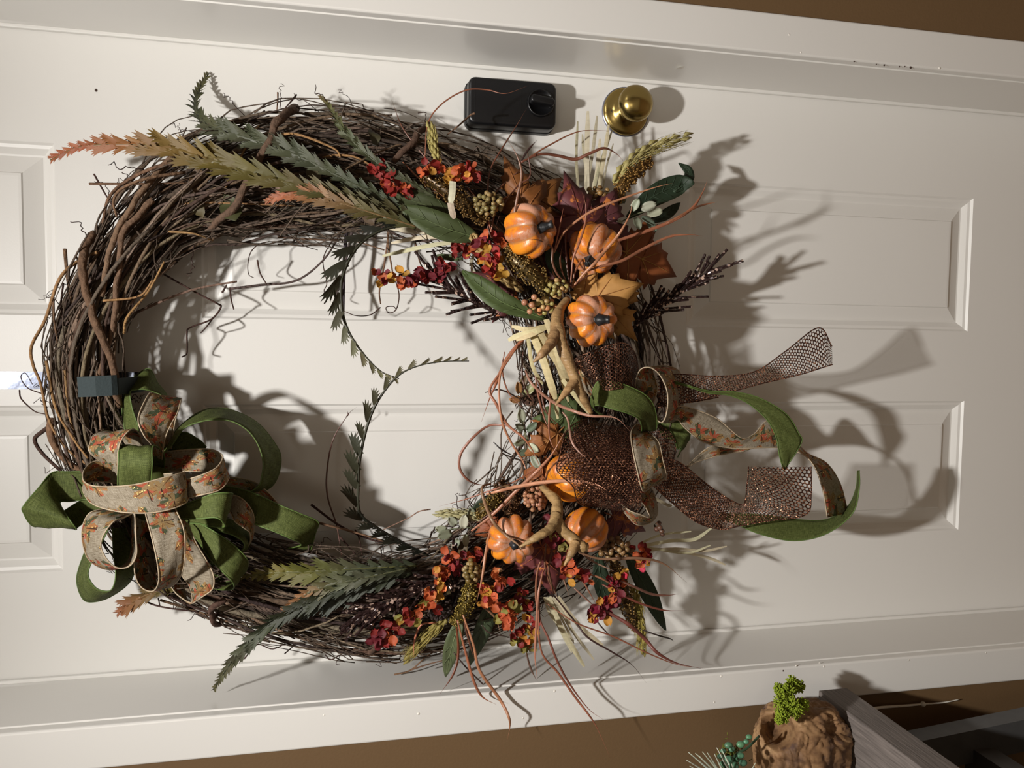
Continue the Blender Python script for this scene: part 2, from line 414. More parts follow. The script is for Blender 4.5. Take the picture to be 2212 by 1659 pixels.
# moulded six-panel door leaf
PX = [(-0.2955, -0.0615), (0.0630, 0.2975)]
PZ = [(0.290, 0.830), (1.00, 1.575), (1.7625, 1.955)]
xs = [-0.456, PX[0][0], PX[0][1], PX[1][0], PX[1][1], 0.456]
zs = [0.008, PZ[0][0], PZ[0][1], PZ[1][0], PZ[1][1], PZ[2][0], PZ[2][1], 2.04]
mb = MB()
for i in range(5):
    for j in range(7):
        if i in (1, 3) and j in (1, 3, 5): continue
        b = len(mb.v)
        for x, z in ((xs[i], zs[j]), (xs[i + 1], zs[j]), (xs[i + 1], zs[j + 1]), (xs[i], zs[j + 1])): mb.v.append(V3((x, 0, z)))
        mb.f.append((b, b + 1, b + 2, b + 3))
b = len(mb.v)
for y in (0, 0.044):
    for x, z in ((xs[0], zs[0]), (xs[-1], zs[0]), (xs[-1], zs[-1]), (xs[0], zs[-1])): mb.v.append(V3((x, y, z)))
for k in range(4): mb.f.append((b + k, b + 4 + k, b + 4 + (k + 1) % 4, b + (k + 1) % 4))
mb.f.append((b + 7, b + 6, b + 5, b + 4))
door = struct('door_1', mb, M['door'])
door['label'] = 'white painted six-panel door leaf behind the wreath'
PROF = [(0, 0), (0.003, 0.0035), (0.0075, 0.0045), (0.0155, 0.0105), (0.018, 0.0108), (0.041, 0.0035), (0.0425, 0.0015), (0.046, 0.0012)]
for (x0, x1) in PX:
    for (z0, z1) in PZ:
        mb = MB()
        for q, y in PROF:
            for x, z in ((x0 + q, z0 + q), (x1 - q, z0 + q), (x1 - q, z1 - q), (x0 + q, z1 - q)): mb.v.append(V3((x, y, z)))
        for i in range(len(PROF) - 1):
            for k in range(4):
                a, c = i * 4 + k, i * 4 + (k + 1) % 4
                mb.f.append((a, c, c + 4, a + 4))
        n = len(PROF) * 4; mb.f.append((n - 4, n - 3, n - 2, n - 1))
        o = put('panel', mb, M['door'], smooth=False); o.parent = door

# jambs, stops, casings
def bevbox(lo, hi, bw):
    bm = bmesh.new(); bmesh.ops.create_cube(bm, size=1)
    for v in bm.verts: v.co = V3([lo[i] + (v.co[i] + 0.5) * (hi[i] - lo[i]) for i in range(3)])
    bmesh.ops.bevel(bm, geom=list(bm.edges), offset=bw, segments=3, affect='EDGES', profile=0.5)
    m = MB(); bm.verts.ensure_lookup_table()
    m.v = [v.co.copy() for v in bm.verts]; m.f = [tuple(v.index for v in f.verts) for f in bm.faces]; bm.free(); return m
n_t = 0
for sx in (1, -1):
    n_t += 1
    x0, x1 = sorted((sx * XD, sx * (XD + 0.02)))
    j = struct('trim_%d' % n_t, bevbox((x0, -JD, 0), (x1, 0.044, 2.06), 0.001), M['trim'])
    j['label'] = 'glossy white door jamb on the %s side' % ('knob' if sx > 0 else 'hinge')
    x0, x1 = sorted((sx * (XD - 0.005), sx * (XD + 0.001)))
    s = put('stop_bead', bevbox((x0, -0.007, 0), (x1, -0.0004, 2.05), 0.0015), M['trim'], smooth=False); s.parent = j
    n_t += 1
    x0, x1 = sorted((sx * (XD + 0.0015), sx * CO))
    c = struct('trim_%d' % n_t, bevbox((x0, -JD - CT, 0), (x1, -JD + 0.001, 2.115), 0.003), M['trim'])
    c['label'] = 'white door casing on the %s side' % ('knob' if sx > 0 else 'hinge')
    # old nail holes and chips in the paint
    spots = [(1558, 1461, .0018), (1720, 1438, .0018), (1692, 1449, .0014), (1543, 1517, .0016), (1780, 1440, .0018), (1963, 1426, .0016), (1198, 1493, .0018), (904, 1542, .002), (1130, 1551, .0016), (1770, 1432, .0012), (2130, 1410, .0015), (700, 1545, .0014)] if sx < 0 else \
            [(1705, 75, .0016), (1910, 141, .0016), (1893, 139, .0012), (1943, 144, .0013), (1967, 146, .002), (1845, 133, .0012), (2030, 147, .002), (1730, 113, .0014), (1954, 144, .0012)]
    for q, (u, v, r) in enumerate(spots):
        p = P(u, v, JD + CT)
        o = put('paint_chip', MB().ball(p, r, 7, 4, Matrix.Diagonal((1, 0.25, 1))), M['chip'] if (sx > 0 and q not in (0, 6, 7)) or q == 2 else M['dent']); o.parent = c
n_t += 1
j = struct('trim_%d' % n_t, bevbox((-XD, -JD, 2.04), (XD, 0.044, 2.06), 0.001), M['trim']); j['label'] = 'white head jamb over the door'
n_t += 1
j = struct('trim_%d' % n_t, bevbox((-CO, -JD - CT, 2.0615), (CO, -JD + .001, 2.115), 0.003), M['trim']); j['label'] = 'white head casing over the door'
# flake of loose paint on the knob-side jamb
fl = thing('paint_flake', 'tiny curl of peeling white paint on the jamb above the brass knob', 'paint flake', V3((XD - 0.002, -0.07, P(1468, 124, 0.07).z)))
mbf = MB(); q = fl.location
for i in range(4):
    for k in range(3): mbf.v.append(q + V3((-0.004 * (k / 2) ** 1.5 * (1 - i / 5) + 0.002, -0.006 + i * 0.004, (k - 1) * 0.006 - i * .001)))
for i in range(3):
    for k in range(2): mbf.f.append((i * 3 + k, i * 3 + k + 1, i * 3 + k + 4, i * 3 + k + 3))
put('flake', mbf, M['dent'], fl)
# speck on the door
sp_ = P(207, 195, 0.001); tag(put('door_speck', MB().ball(sp_, 0.0022, 7, 4, Matrix.Diagonal((1, .2, .7))), M['chip']), 'small dark nick in the white door above the wreath', 'nick')

# lamp fittings on the ceiling (out of the picture); the rear one is added with the fill lamp
for nm, lb, c in (('ceiling_light', 'small ceiling light above the door, out of the picture', LAMP), ('ceiling_light', 'added ceiling fitting for the fill lamp behind the camera', V3((-0.2, -2.9, 2.25)))):
    t = thing(nm, lb, 'lamp', V3((c.x, c.y, RZ)))
    put('canopy', MB().lathe([(0.001, 0), (0.07, 0), (0.07, -0.02), (0.05, -0.035), (0.02, -0.04), (0.001, -0.04)], 24, Matrix.Translation((c.x, c.y, RZ))), M['brass'], t)

# ------------------------------------------------------------------ lock and knob
def rounded_box(cx, cz, w_, h_, y0, y1, r, fr):
    """upright plate facing the room with rounded corners and a rounded front edge"""
    m = MB(); rings = []
    for (y, ins) in ((y0, 0), (y1 + fr, 0), (y1 + fr * .45, fr * .16), (y1 + fr * .12, fr * .5), (y1, fr)):
        ring = []
        for qx, qz, a0 in ((1, 1, 0), (-1, 1, 90), (-1, -1, 180), (1, -1, 270)):
            for k in range(6):
                a = math.radians(a0 + 90 * k / 5)
                ring.append(V3((cx + qx * (w_ / 2 - r) + (r - ins) * math.cos(a), y, cz + qz * (h_ / 2 - r) + (r - ins) * math.sin(a))))
        rings.append(ring)
    n = len(rings[0])
    for rg in rings: m.v += rg
    for i in range(len(rings) - 1):
        for k in range(n): m.f.append((i * n + k, i * n + (k + 1) % n, (i + 1) * n + (k + 1) % n, (i + 1) * n + k))
    m.f.append(tuple((len(rings) - 1) * n + k for k in range(n)))
    return m
a = P(1018, 162, .035); b = P(1204, 183, .035); c = P(1195, 278, .035); e = P(1012, 266, .035)
bx_, bz_ = (a.x + c.x + b.x + e.x) / 4, (a.z + c.z + b.z + e.z) / 4
bw_, bh_ = (a.x + b.x - c.x - e.x) / 2 * 1.02, (a.z + e.z - b.z - c.z) / 2 * 1.03
bolt = put('deadbolt', rounded_box(bx_, bz_, bw_, bh_, -0.012, -0.036, 0.011, 0.005), M['black'], None, label='black plastic deadbolt housing with a round thumbturn'); bolt.parent = door
def sub(name, mb, mat, par, smooth=True):
    o = put(name, mb, mat, None, smooth=smooth); o.parent = par; return o
sub('back_plate', rounded_box(bx_, bz_, bw_ * 1.03, bh_ * 1.03, -0.0002, -0.012, 0.012, 0.002), M['black'], bolt)
tz = P(1168, 222, .038).z; tx = P(1168, 222, .038).x
for u in (1124, 1026):
    z = P(u, 220, .036).z
    sub('seam', MB().box((bx_ - bw_ / 2 + .006, -0.0364, z - .0004), (bx_ + bw_ / 2 - .006, -0.0355, z + .0004)), M['blackdk'], bolt, False)
MT = Matrix.Translation((tx, -0.036, tz)) @ Matrix.Rotation(math.pi / 2, 4, 'X')
sub('thumbturn', MB().lathe([(0.0205, 0), (0.0205, 0.003), (0.0185, 0.0045), (0.018, 0.003), (0.001, 0.003)], 32, MT), M['black'], bolt)
lvm = rounded_box(0, 0, .012, .037, 0, -0.015, .0055, .003); ML = Matrix.Translation((tx, -0.0385, tz)) @ Matrix.Rotation(math.radians(8), 4, 'Y')
lvm.v = [ML @ p for p in lvm.v]; sub('lever', lvm, M['black'], bolt)

kr = P(1352, 241, 0.004)
MK = Matrix.Translation((kr.x, 0, kr.z)) @ Matrix.Rotation(math.pi / 2, 4, 'X')
kp = [(0.013, 0.015), (0.0125, 0.026), (0.0145, 0.031), (0.021, 0.034), (0.0255, 0.039)]
kp += [(0.0275 * math.cos(x), 0.046 + 0.019 * math.sin(x)) for x in (-0.2, 0.1, 0.35, 0.6, 0.85, 1.1, 1.35)] + [(0.0015, 0.0652), (0.0002, 0.0652)]
knob = sub('door_knob', MB().lathe(kp, 44, MK), M['brass'], door); knob['label'] = 'round polished brass door knob with a dished rosette'
sub('mounting_ring', MB().lathe([(0.0385, 0.0002), (0.0385, 0.003), (0.030, 0.003)], 40, MK), M['zinc'], knob)
sub('rosette', MB().lathe([(0.037, 0.002), (0.0372, 0.004), (0.0355, 0.0065), (0.031, 0.008), (0.026, 0.0095), (0.021, 0.013), (0.017, 0.018), (0.014, 0.020), (0.001, 0.020)], 40, MK), M['brass'], knob)
ph = P(1326, 240, .009)
sub('pin_hole', MB().lathe([(0.0042, -0.002), (0.0042, 0.0012), (0.003, 0.0012), (0.003, -.0005), (0.0002, -.0005)], 16, Matrix.Translation(ph) @ Matrix.Rotation(math.pi / 2, 4, 'X')), M['blackdk'], knob)

# ------------------------------------------------------------------ steel wreath hanger
def strip(pts, width, thick, wdir):
    """flat bar of given width following pts"""
    m = MB(); n = len(pts); wd = wdir.normalized()
    for i, p in enumerate(pts):
        T = (pts[min(i + 1, n - 1)] - pts[max(i - 1, 0)]).normalized(); N = T.cross(wd).normalized()
        for sw, sn in ((-1, -1), (1, -1), (1, 1), (-1, 1)): m.v.append(p + wd * (sw * width / 2) + N * (sn * thick / 2))
    for i in range(n - 1):
        for k in range(4):
            a = i * 4 + k; b = i * 4 + (k + 1) % 4; m.f.append((a, b, b + 4, a + 4))
    m.f.append((3, 2, 1, 0)); e = (n - 1) * 4; m.f.append((e, e + 1, e + 2, e + 3)); return m
hx = P(100, 822, .002).x
h0 = P(265, 836, .01); h1 = P(168, 836, .145); hz = P(244, 836, .145).z
t = thing('wreath_hanger', 'over-door steel strap hook with a dark padded lip carrying the wreath', 'hanger', V3((hx, -.002, h0.z)))
put('strap', strip([V3((hx, .048, 2.02)), V3((hx, .048, 2.043)), V3((hx, -.0022, 2.043)), V3((hx, -.0022, 1.9)), V3((hx, -.0022, hz))], pm(34, 0), 0.002, V3((1, 0, 0))), M['chrome'], t, smooth=False)
arc = [V3((hx, -.0022, hz))] + [V3((hx, -0.012 - .128 * k / 6, hz - .012 * math.sin(math.pi * k / 6) - .004)) for k in range(7)] + [V3((hx, -.145, hz + .004)), V3((hx, -.146, h1.z - .003))]
put('hook', strip(arc, pm(32, .1), 0.0025, V3((1, 0, 0))), M['pad'], t, smooth=False)
pc = P(210, 835, .149)
pa = P(170, 836, .152); pb = P(249, 832, .152)
put('lip_pad', strip([pa + V3((0, .002, 0)), pa.lerp(pb, .1), pa.lerp(pb, .5) + V3((0, -.003, 0)), pa.lerp(pb, .9), pb + V3((0, .004, 0))], pm(40, .15), 0.005, V3((1, 0, 0.05))), M['pad'], t, smooth=False)

# ------------------------------------------------------------------ grapevine wreath
rnd = random.Random(7)
RING = [  # outer u,v  inner u,v  clockwise in the picture from the hanger
 (97,815, 255,815),(110,700, 268,705),(168,565, 325,610),(255,430, 420,530),(365,325, 520,512),(490,258, 620,508),(630,236, 720,508),
 (780,240, 830,500),(910,272, 930,515),(1060,335, 1010,560),(1190,410, 1080,630),(1310,510, 1120,720),(1400,630, 1136,800),(1437,790, 1136,860),
 (1425,940, 1120,930),(1365,1100, 1075,1035),(1265,1230, 1000,1110),(1130,1330, 920,1170),(980,1392, 820,1192),(800,1415, 700,1192),(640,1388, 590,1178),
 (500,1350, 490,1140),(385,1292, 400,1090),(285,1220, 335,1030),(205,1120, 290,950),(135,1000, 262,890)]
NR = len(RING)
def ring_at(s):
    s = s % 1.0 * NR; i = int(s); t = s - i
    q = [RING[(i + k) % NR] for k in (-1, 0, 1, 2)]
    o = [0] * 4
    for c in range(4):
        a, b, d, e = (q[k][c] for k in range(4))
        o[c] = 0.5 * (2 * b + (d - a) * t + (2 * a - 5 * b + 4 * d - e) * t * t + (3 * b - a - 3 * d + e) * t ** 3)
    return o
def ring_pt(s, a, b):
    """a: -1 inner .. 1 outer edge, b: -1 door side .. 1 room side"""
    o = ring_at(s); k = (a + 1) / 2
    return P(o[2] + (o[0] - o[2]) * k, o[3] + (o[1] - o[3]) * k, 0.066 + 0.052 * b)
BARK = [srgb(92, 78, 66), srgb(80, 66, 56), srgb(110, 94, 78), srgb(66, 54, 48), srgb(124, 108, 90), srgb(92, 72, 58)]
wr = thing('grapevine_wreath', 'large oval wreath of twisted brown grapevines hung on the white door', 'wreath', P(770, 820, 0.06))
def vine_pts(s0, ln, wob=1.0, edge=1.0, n=None):
    n = n or max(10, int(ln * 60))
    th = rnd.uniform(0, 6.28); rr = math.sqrt(rnd.uniform(0.05, 1)) * edge
    dth = rnd.uniform(-4.2, 4.2) * min(1, ln / .2); f1, f2 = rnd.uniform(4, 13), rnd.uniform(9, 26); p1, p2 = rnd.uniform(0, 6), rnd.uniform(0, 6)
    pts = []
    for i in range(n + 1):
        t = i / n; s = s0 + ln * t
        x = th + dth * t
        r = rr * (1 + 0.16 * wob * math.sin(f1 * t * ln * 3 + p1)) + 0.05 * wob * math.sin(f2 * t * ln * 4 + p2)
        pts.append(ring_pt(s, r * math.cos(x), max(-1, min(1.1, r * math.sin(x)))))
    return pts
for i in range(262):
    ln = rnd.uniform(0.12, 0.42)
    r0 = rnd.choice([0.0011, 0.0014, 0.0018, 0.0022, 0.0027]) if i > 26 else rnd.uniform(0.0032, 0.0052)
    k1 = rnd.uniform(.6, 1)
    pts = vine_pts(rnd.random(), ln, 1.0, 1.0 if i > 26 else .8)
    put('vine', MB().tube(pts, lambda t: r0 * (1 - (1 - k1) * t) * (1 + .12 * math.sin(t * 40 + i)), 5 if i > 26 else 7), M['vine'], wr, vary(rnd.choice(BARK), rnd, .25))
# the fine tangled twigs and curled tendrils
mb = MB()
for i in range(1700):
    s0 = rnd.random()
    if 0.86 < s0 or s0 < 0.12:
        if rnd.random() < .45: continue
    pts = vine_pts(s0, rnd.uniform(.02, .1), 1.6, 1.06, 7)
    off = V3((rnd.gauss(0, 1), rnd.gauss(0, .5), rnd.gauss(0, 1))) * 0.007
    pts = [p + off * (k / 7) ** 1.5 for k, p in enumerate(pts)]
    r0 = rnd.uniform(.0006, .0014); mb.tube(pts, lambda t: r0 * (1 - .4 * t), 4)
for i in range(330):
    s0 = rnd.random(); b = rnd.uniform(-.2, 1.05); a0 = rnd.uniform(-1.05, 1.05); ds = rnd.choice((-1, 1)) * rnd.uniform(.008, .05); da = rnd.gauss(0, .6)
    pts = [ring_pt(s0 + ds * k / 5, max(-1.12, min(1.12, a0 + da * k / 5 + .05 * math.sin(k * 1.7 + i))), min(1.25, b + .1 * math.sin(k + i))) for k in range(6)]
    r0 = rnd.uniform(.0007, .0017); mb.tube(pts, lambda t: r0 * (1 - .4 * t), 4)
put('fine_twigs', mb, M['vine'], wr, srgb(86, 73, 62), kind='stuff')
mb = MB()
for i in range(110):
    s0 = rnd.random(); a = rnd.choice((-1, 1)) * rnd.uniform(.88, 1.04); b = rnd.uniform(-.3, .7)
    p = ring_pt(s0, a, b); q = ring_pt(s0, a * 1.3, b + .1); d = (q - p).normalized()
    tan = (ring_pt(s0 + .01, a, b) - p).normalized() * rnd.choice((-1, 1)); d = (d * rnd.uniform(.3, 1) + tan * rnd.uniform(.2, 1) + V3((0, rnd.uniform(-.5, .3), 0))).normalized()
    e = d.cross(V3((0, 1, 0))).normalized(); L = rnd.uniform(.012, .045); cr = rnd.uniform(.002, .0055); tw = rnd.uniform(6, 16); pts = []
    for k in range(18):
        t = k / 17; amp = cr * max(0, (t - .35)) * 1.8
        pts.append(p + d * (L * min(t, .8 + .2 * t)) + e * (amp * math.sin(tw * t) + .006 * t * t * rnd.choice((0, 1, 1))) + V3((0, -1, 0)) * (amp * math.cos(tw * t)))
    r0 = rnd.uniform(.0005, .0009); mb.tube(pts, lambda t: r0 * (1 - .3 * t), 4)
put('tendrils', mb, M['vine'], wr, srgb(60, 44, 38), kind='stuff')
# dry leaf scraps caught between the vines
for i in range(16):
    s0 = rnd.uniform(.13, .34) if i < 11 else rnd.uniform(.6, .8)
    p = ring_pt(s0, rnd.uniform(-.7, .6), rnd.uniform(.7, 1.0)); m_ = MB()
    ax = V3((rnd.uniform(-1, 1), rnd.uniform(-.3, .3), rnd.uniform(-1, 1))).normalized(); ay = ax.cross(V3((rnd.uniform(-.4, .4), -1, rnd.uniform(-.4, .4)))).normalized(); az = ax.cross(ay)
    L = rnd.uniform(.012, .024)
    for k in range(6):
        for j in range(3):
            x = (k / 5 - .5) * 2; y = (j - 1) * math.sqrt(max(0, 1 - x * x)) * .55
            m_.v.append(p + ax * (x * L) + ay * (y * L) + az * (L * .3 * math.sin(x * 2 + j + i)))
    for k in range(5):
        for j in range(2): m_.f.append((k * 3 + j, k * 3 + j + 1, k * 3 + j + 4, k * 3 + j + 3))
    put('dry_leaf', m_, M['leaf'], wr, vary(rnd.choice([srgb(96, 82, 52), srgb(80, 78, 48), srgb(104, 78, 50)]), rnd))
# single vines that can be followed in the photograph: (radius mm, depth, points, colour)
TAN = srgb(150, 116, 78); MID = srgb(112, 86, 66); DRK = srgb(70, 50, 44)
STRAY = [
 (2.3,.10,[(210,545),(178,558),(130,600),(98,690),(68,748),(72,790),(88,830),(105,905),(140,965),(190,1005)],TAN),
 (2.6,.11,[(420,345),(340,360),(272,392),(235,428),(222,482)],MID),(2.2,.12,[(400,372),(320,385),(262,408),(245,435),(252,468)],MID),
 (1.6,.10,[(193,397),(300,397),(410,395)],MID),(1.3,.09,[(203,376),(228,420),(255,462)],DRK),
 (2.4,.07,[(140,538),(146,602),(155,655)],MID),(1.3,.08,[(137,612),(132,660),(140,720)],DRK),(1.5,.09,[(115,642),(118,700),(128,760),(135,840)],MID),
 (2.2,.06,[(288,678),(370,642),(432,622),(512,608)],srgb(128,104,90)),(1.5,.05,[(480,632),(490,615)],DRK),
 (1.8,.05,[(498,624),(560,616),(640,606),(700,560),(738,500)],srgb(90,76,72)),(1.2,.05,[(556,562),(562,590),(576,614)],DRK),(1.3,.05,[(497,622),(499,645),(505,668)],DRK),
 (1.5,.045,[(350,590),(420,630),(468,655),(477,664),(456,690),(410,708),(404,722),(404,762),(393,771)],DRK),(1.2,.045,[(458,690),(446,706),(434,719)],DRK),
 (0.8,.05,[(620,522),(570,524),(545,540),(536,566),(537,592),(548,600)],DRK),(0.8,.05,[(640,520),(660,532),(686,540)],DRK),
 (3.0,.05,[(752,470),(745,540),(742,620),(741,690)],srgb(72,64,66)),(2.2,.06,[(770,455),(752,540),(735,610),(715,672)],srgb(80,68,66)),
 (0.8,.04,[(722,512),(698,560),(706,610),(700,628),(706,648),(700,656),(703,650)],DRK),
 (1.6,.05,[(842,440),(838,520),(846,576),(850,600)],MID),(0.9,.05,[(852,600),(862,636),(856,668),(840,676),(834,664),(850,662),(856,670)],DRK),
 (1.5,.045,[(850,420),(832,560),(820,625),(822,656)],MID),(0.9,.045,[(822,664),(800,680),(770,682),(743,672)],DRK),
 (1.7,.06,[(560,430),(640,460),(735,480),(785,492)],MID),(1.5,.05,[(600,512),(690,518),(760,520),(830,540)],MID),(1.3,.05,[(880,415),(905,560),(930,590)],MID),
 (1.8,.05,[(672,1090),(735,1136),(800,1165),(848,1175)],DRK),(1.9,.06,[(690,1130),(760,1148),(845,1174)],MID),(1.3,.06,[(767,1145),(775,1160),(783,1200)],DRK),(1.6,.06,[(735,1160),(768,1198)],DRK),
 (2.2,.09,[(355,1282),(410,1308),(470,1328),(520,1335)],DRK),(1.8,.08,[(346,1296),(430,1322),(500,1345)],MID),(1.4,.08,[(300,1292),(345,1310),(430,1322)],DRK),(1.0,.08,[(342,1292),(346,1312)],DRK),
 (3.0,.09,[(122,912),(92,932),(75,950),(92,980),(132,1018)],DRK),(5.0,.10,[(112,905),(108,930),(118,962),(148,1000),(186,1018),(240,1030)],MID),
 (1.0,.07,[(42,843),(45,860),(62,878),(78,890),(100,895)],DRK),(0.8,.06,[(95,852),(60,838),(45,815),(55,806),(70,830)],DRK),
 (1.1,.07,[(528,1423),(545,1402),(560,1392),(590,1402),(625,1385)],DRK),(1.0,.07,[(615,1412),(635,1395)],DRK),
 (1.3,.09,[(852,1457),(888,1447),(930,1412),(980,1395)],MID),(1.2,.09,[(888,1447),(935,1432),(990,1420)],MID),
 (1.0,.07,[(703,1415),(715,1425),(740,1412),(768,1400)],DRK),(1.0,.07,[(930,1100),(905,1105),(880,1120),(815,1150)],srgb(150,120,100)),
 (1.6,.08,[(1025,245),(1015,250),(990,272),(965,292)],MID),(1.2,.08,[(600,192+8),(600,215),(598,240)],MID),(1.4,.07,[(640,205),(628,220),(612,238)],DRK),
 (1.3,.06,[(925,1190),(930,1160),(932,1148)],DRK),(0.9,.06,[(1400,700),(1432,720),(1440,745)],DRK),(0.9,.06,[(1420,735),(1440,740),(1445,765)],DRK),
 (1.6,.10,[(300,470),(400,440),(520,440),(640,445)],TAN),(1.5,.11,[(365,500),(420,505),(460,520)],TAN),(1.7,.11,[(222,650),(300,640),(330,605)],TAN),(1.8,.11,[(268,720),(275,685),(320,630),(355,565)],TAN),
 (1.5,.10,[(480,420),(540,300),(560,270)],TAN),(2.0,.11,[(590,295),(640,290),(720,320),(736,340)],TAN),(1.8,.11,[(640,345),(740,335),(790,350),(820,380)],TAN),
 (1.6,.10,[(140,800),(150,900),(175,960),(200,1000)],TAN),(2.0,.11,[(100,780),(120,880),(160,950),(190,990)],TAN),(1.6,.11,[(157,930),(180,980),(200,1005)],TAN)]
for r_, d_, pts_, c_ in STRAY:
    pts = catmull([P(u, v, d_ + .01 * math.sin(k * 2.1 + u)) for k, (u, v) in enumerate(pts_)], 6)
    put('vine', MB().tube(pts, lambda t: r_ * .001 * (1 - .35 * t), 6), M['vine'], wr, vary(c_, rnd, .12))
# thick vines bound round the ring
for r_, pts_, c_ in [(7.5,[(640,232,.05),(625,238,.09),(600,265,.118),(570,320,.126),(535,395,.128),(500,450,.122),(455,495,.10)],srgb(92,72,58)),
    (7.0,[(205,505,.09),(180,545,.11),(178,590,.118),(185,625,.12),(208,690,.122),(232,760,.12),(250,815,.11),(252,880,.10)],srgb(104,80,62)),
    (6.5,[(925,268,.07),(905,290,.11),(880,320,.12),(850,350,.12)],srgb(84,64,52)),
    (5.5,[(482,1290,.12),(462,1310,.12),(455,1338,.10),(470,1352,.08),(480,1346,.07)],srgb(86,64,54)),
    (5.5,[(815,1385,.10),(806,1403,.09),(792,1408,.08),(778,1395,.08)],srgb(88,68,56)),
    (5.0,[(380,330,.10),(300,420,.12),(245,520,.12),(215,640,.118)],srgb(118,94,74)),
    (5.0,[(330,430,.115),(270,500,.12),(255,560,.118),(245,700,.11),(200,840,.11)],srgb(110,86,68))]:
    pts = catmull([P(*q) for q in pts_], 9); pts = [p + V3(noise.noise_vector(p * 42)) * .004 for p in pts]
    put('binding_vine', MB().tube(pts, lambda t: r_ * .00078 * (1 + .16 * noise.noise(V3((t * 14, r_, 0)))) * (1 - .2 * t), 9), M['vine'], wr, c_)

# ------------------------------------------------------------------ ribbons
def stations(st, n=7):
    A = catmull([P(*q[:3]) for q in st], n); B = catmull([P(*q[3:]) for q in st], n)
    L = [0.0]
    for i in range(1, len(A)): L.append(L[-1] + ((A[i] - A[i - 1]).length + (B[i] - B[i - 1]).length) / 2)
    return A, B, L
CREAM = srgb(176, 158, 132)
def ribbon(root, name, st, mat, seedoff=0.0, edge=None, bulge=0.0):
    A, B, L = stations(st); NW = 6; m = MB(); m.uv = []
    for i in range(len(A)):
        T = (A[min(i + 1, len(A) - 1)] - A[max(i - 1, 0)]); Wd = B[i] - A[i]; N = T.cross(Wd); N = N.normalized() if N.length > 1e-9 else V3((0, -1, 0))
        for k in range(NW + 1):
            t = k / NW
            rip = 0.0012 * math.sin(9 * t + i * .5 + seedoff * 7) * math.sin(math.pi * t)
            m.v.append(A[i].lerp(B[i], t) + N * (rip + bulge * math.sin(math.pi * t))); m.uv.append((L[i] + seedoff, t * 0.050 + seedoff * 3.7))
    for i in range(len(A) - 1):
        for k in range(NW):
            a = i * (NW + 1) + k; m.f.append((a, a + 1, a + NW + 2, a + NW + 1))
    o = put(name, m, mat, root)
    sm = o.modifiers.new('thickness', 'SOLIDIFY'); sm.thickness = 0.0007; sm.offset = 0
    if edge:
        for E_ in (A, B): put('edge_cord', MB().tube(E_, 0.0009, 5), M['cord'], root, edge, parent=o)
    return o
def netting(root, name, st, cell=0.0043, ins=0.66):
    A, B, L = stations(st, 8)
    wid = sum((a - b).length for a, b in zip(A, B)) / len(A); ny = max(6, round(wid / cell)); nx = max(4, round(L[-1] / (cell * .866)))
    def S(x, y):
        x = min(max(x, 0), 1) * (len(A) - 1)
        i = min(int(x), len(A) - 2); f = x - i
        return A[i].lerp(A[i + 1], f).lerp(B[i].lerp(B[i + 1], f), min(max(y, 0), 1))
    # equal arc length
    def xs_of(l):
        lo = 0
        while lo < len(L) - 2 and L[lo + 1] < l: lo += 1
        return (lo + (l - L[lo]) / max(1e-9, L[lo + 1] - L[lo])) / (len(A) - 1)
    m = MB()
    for i in range(nx):
        for j in range(ny):
            cx = i + .5; cy = j + .5 + (.5 if i % 2 else 0)
            if cy > ny + .2: continue
            b = len(m.v)
            for s_ in (1.0, ins):
                for k in range(6):
                    a = math.pi / 3 * k
                    px_ = (cx + .667 * s_ * math.cos(a)) / nx; py_ = (cy + .577 * s_ * math.sin(a)) / ny
                    m.v.append(S(xs_of(min(max(px_, 0), 1) * L[-1]), py_))
            for k in range(6): m.f.append((b + k, b + (k + 1) % 6, b + 6 + (k + 1) % 6, b + 6 + k))
    o = put(name, m, M['net'], root, smooth=False)
    for E_ in (A, B): put('edge_cord', MB().tube(E_, 0.0010, 5), M['net'], root, parent=o)
    return o

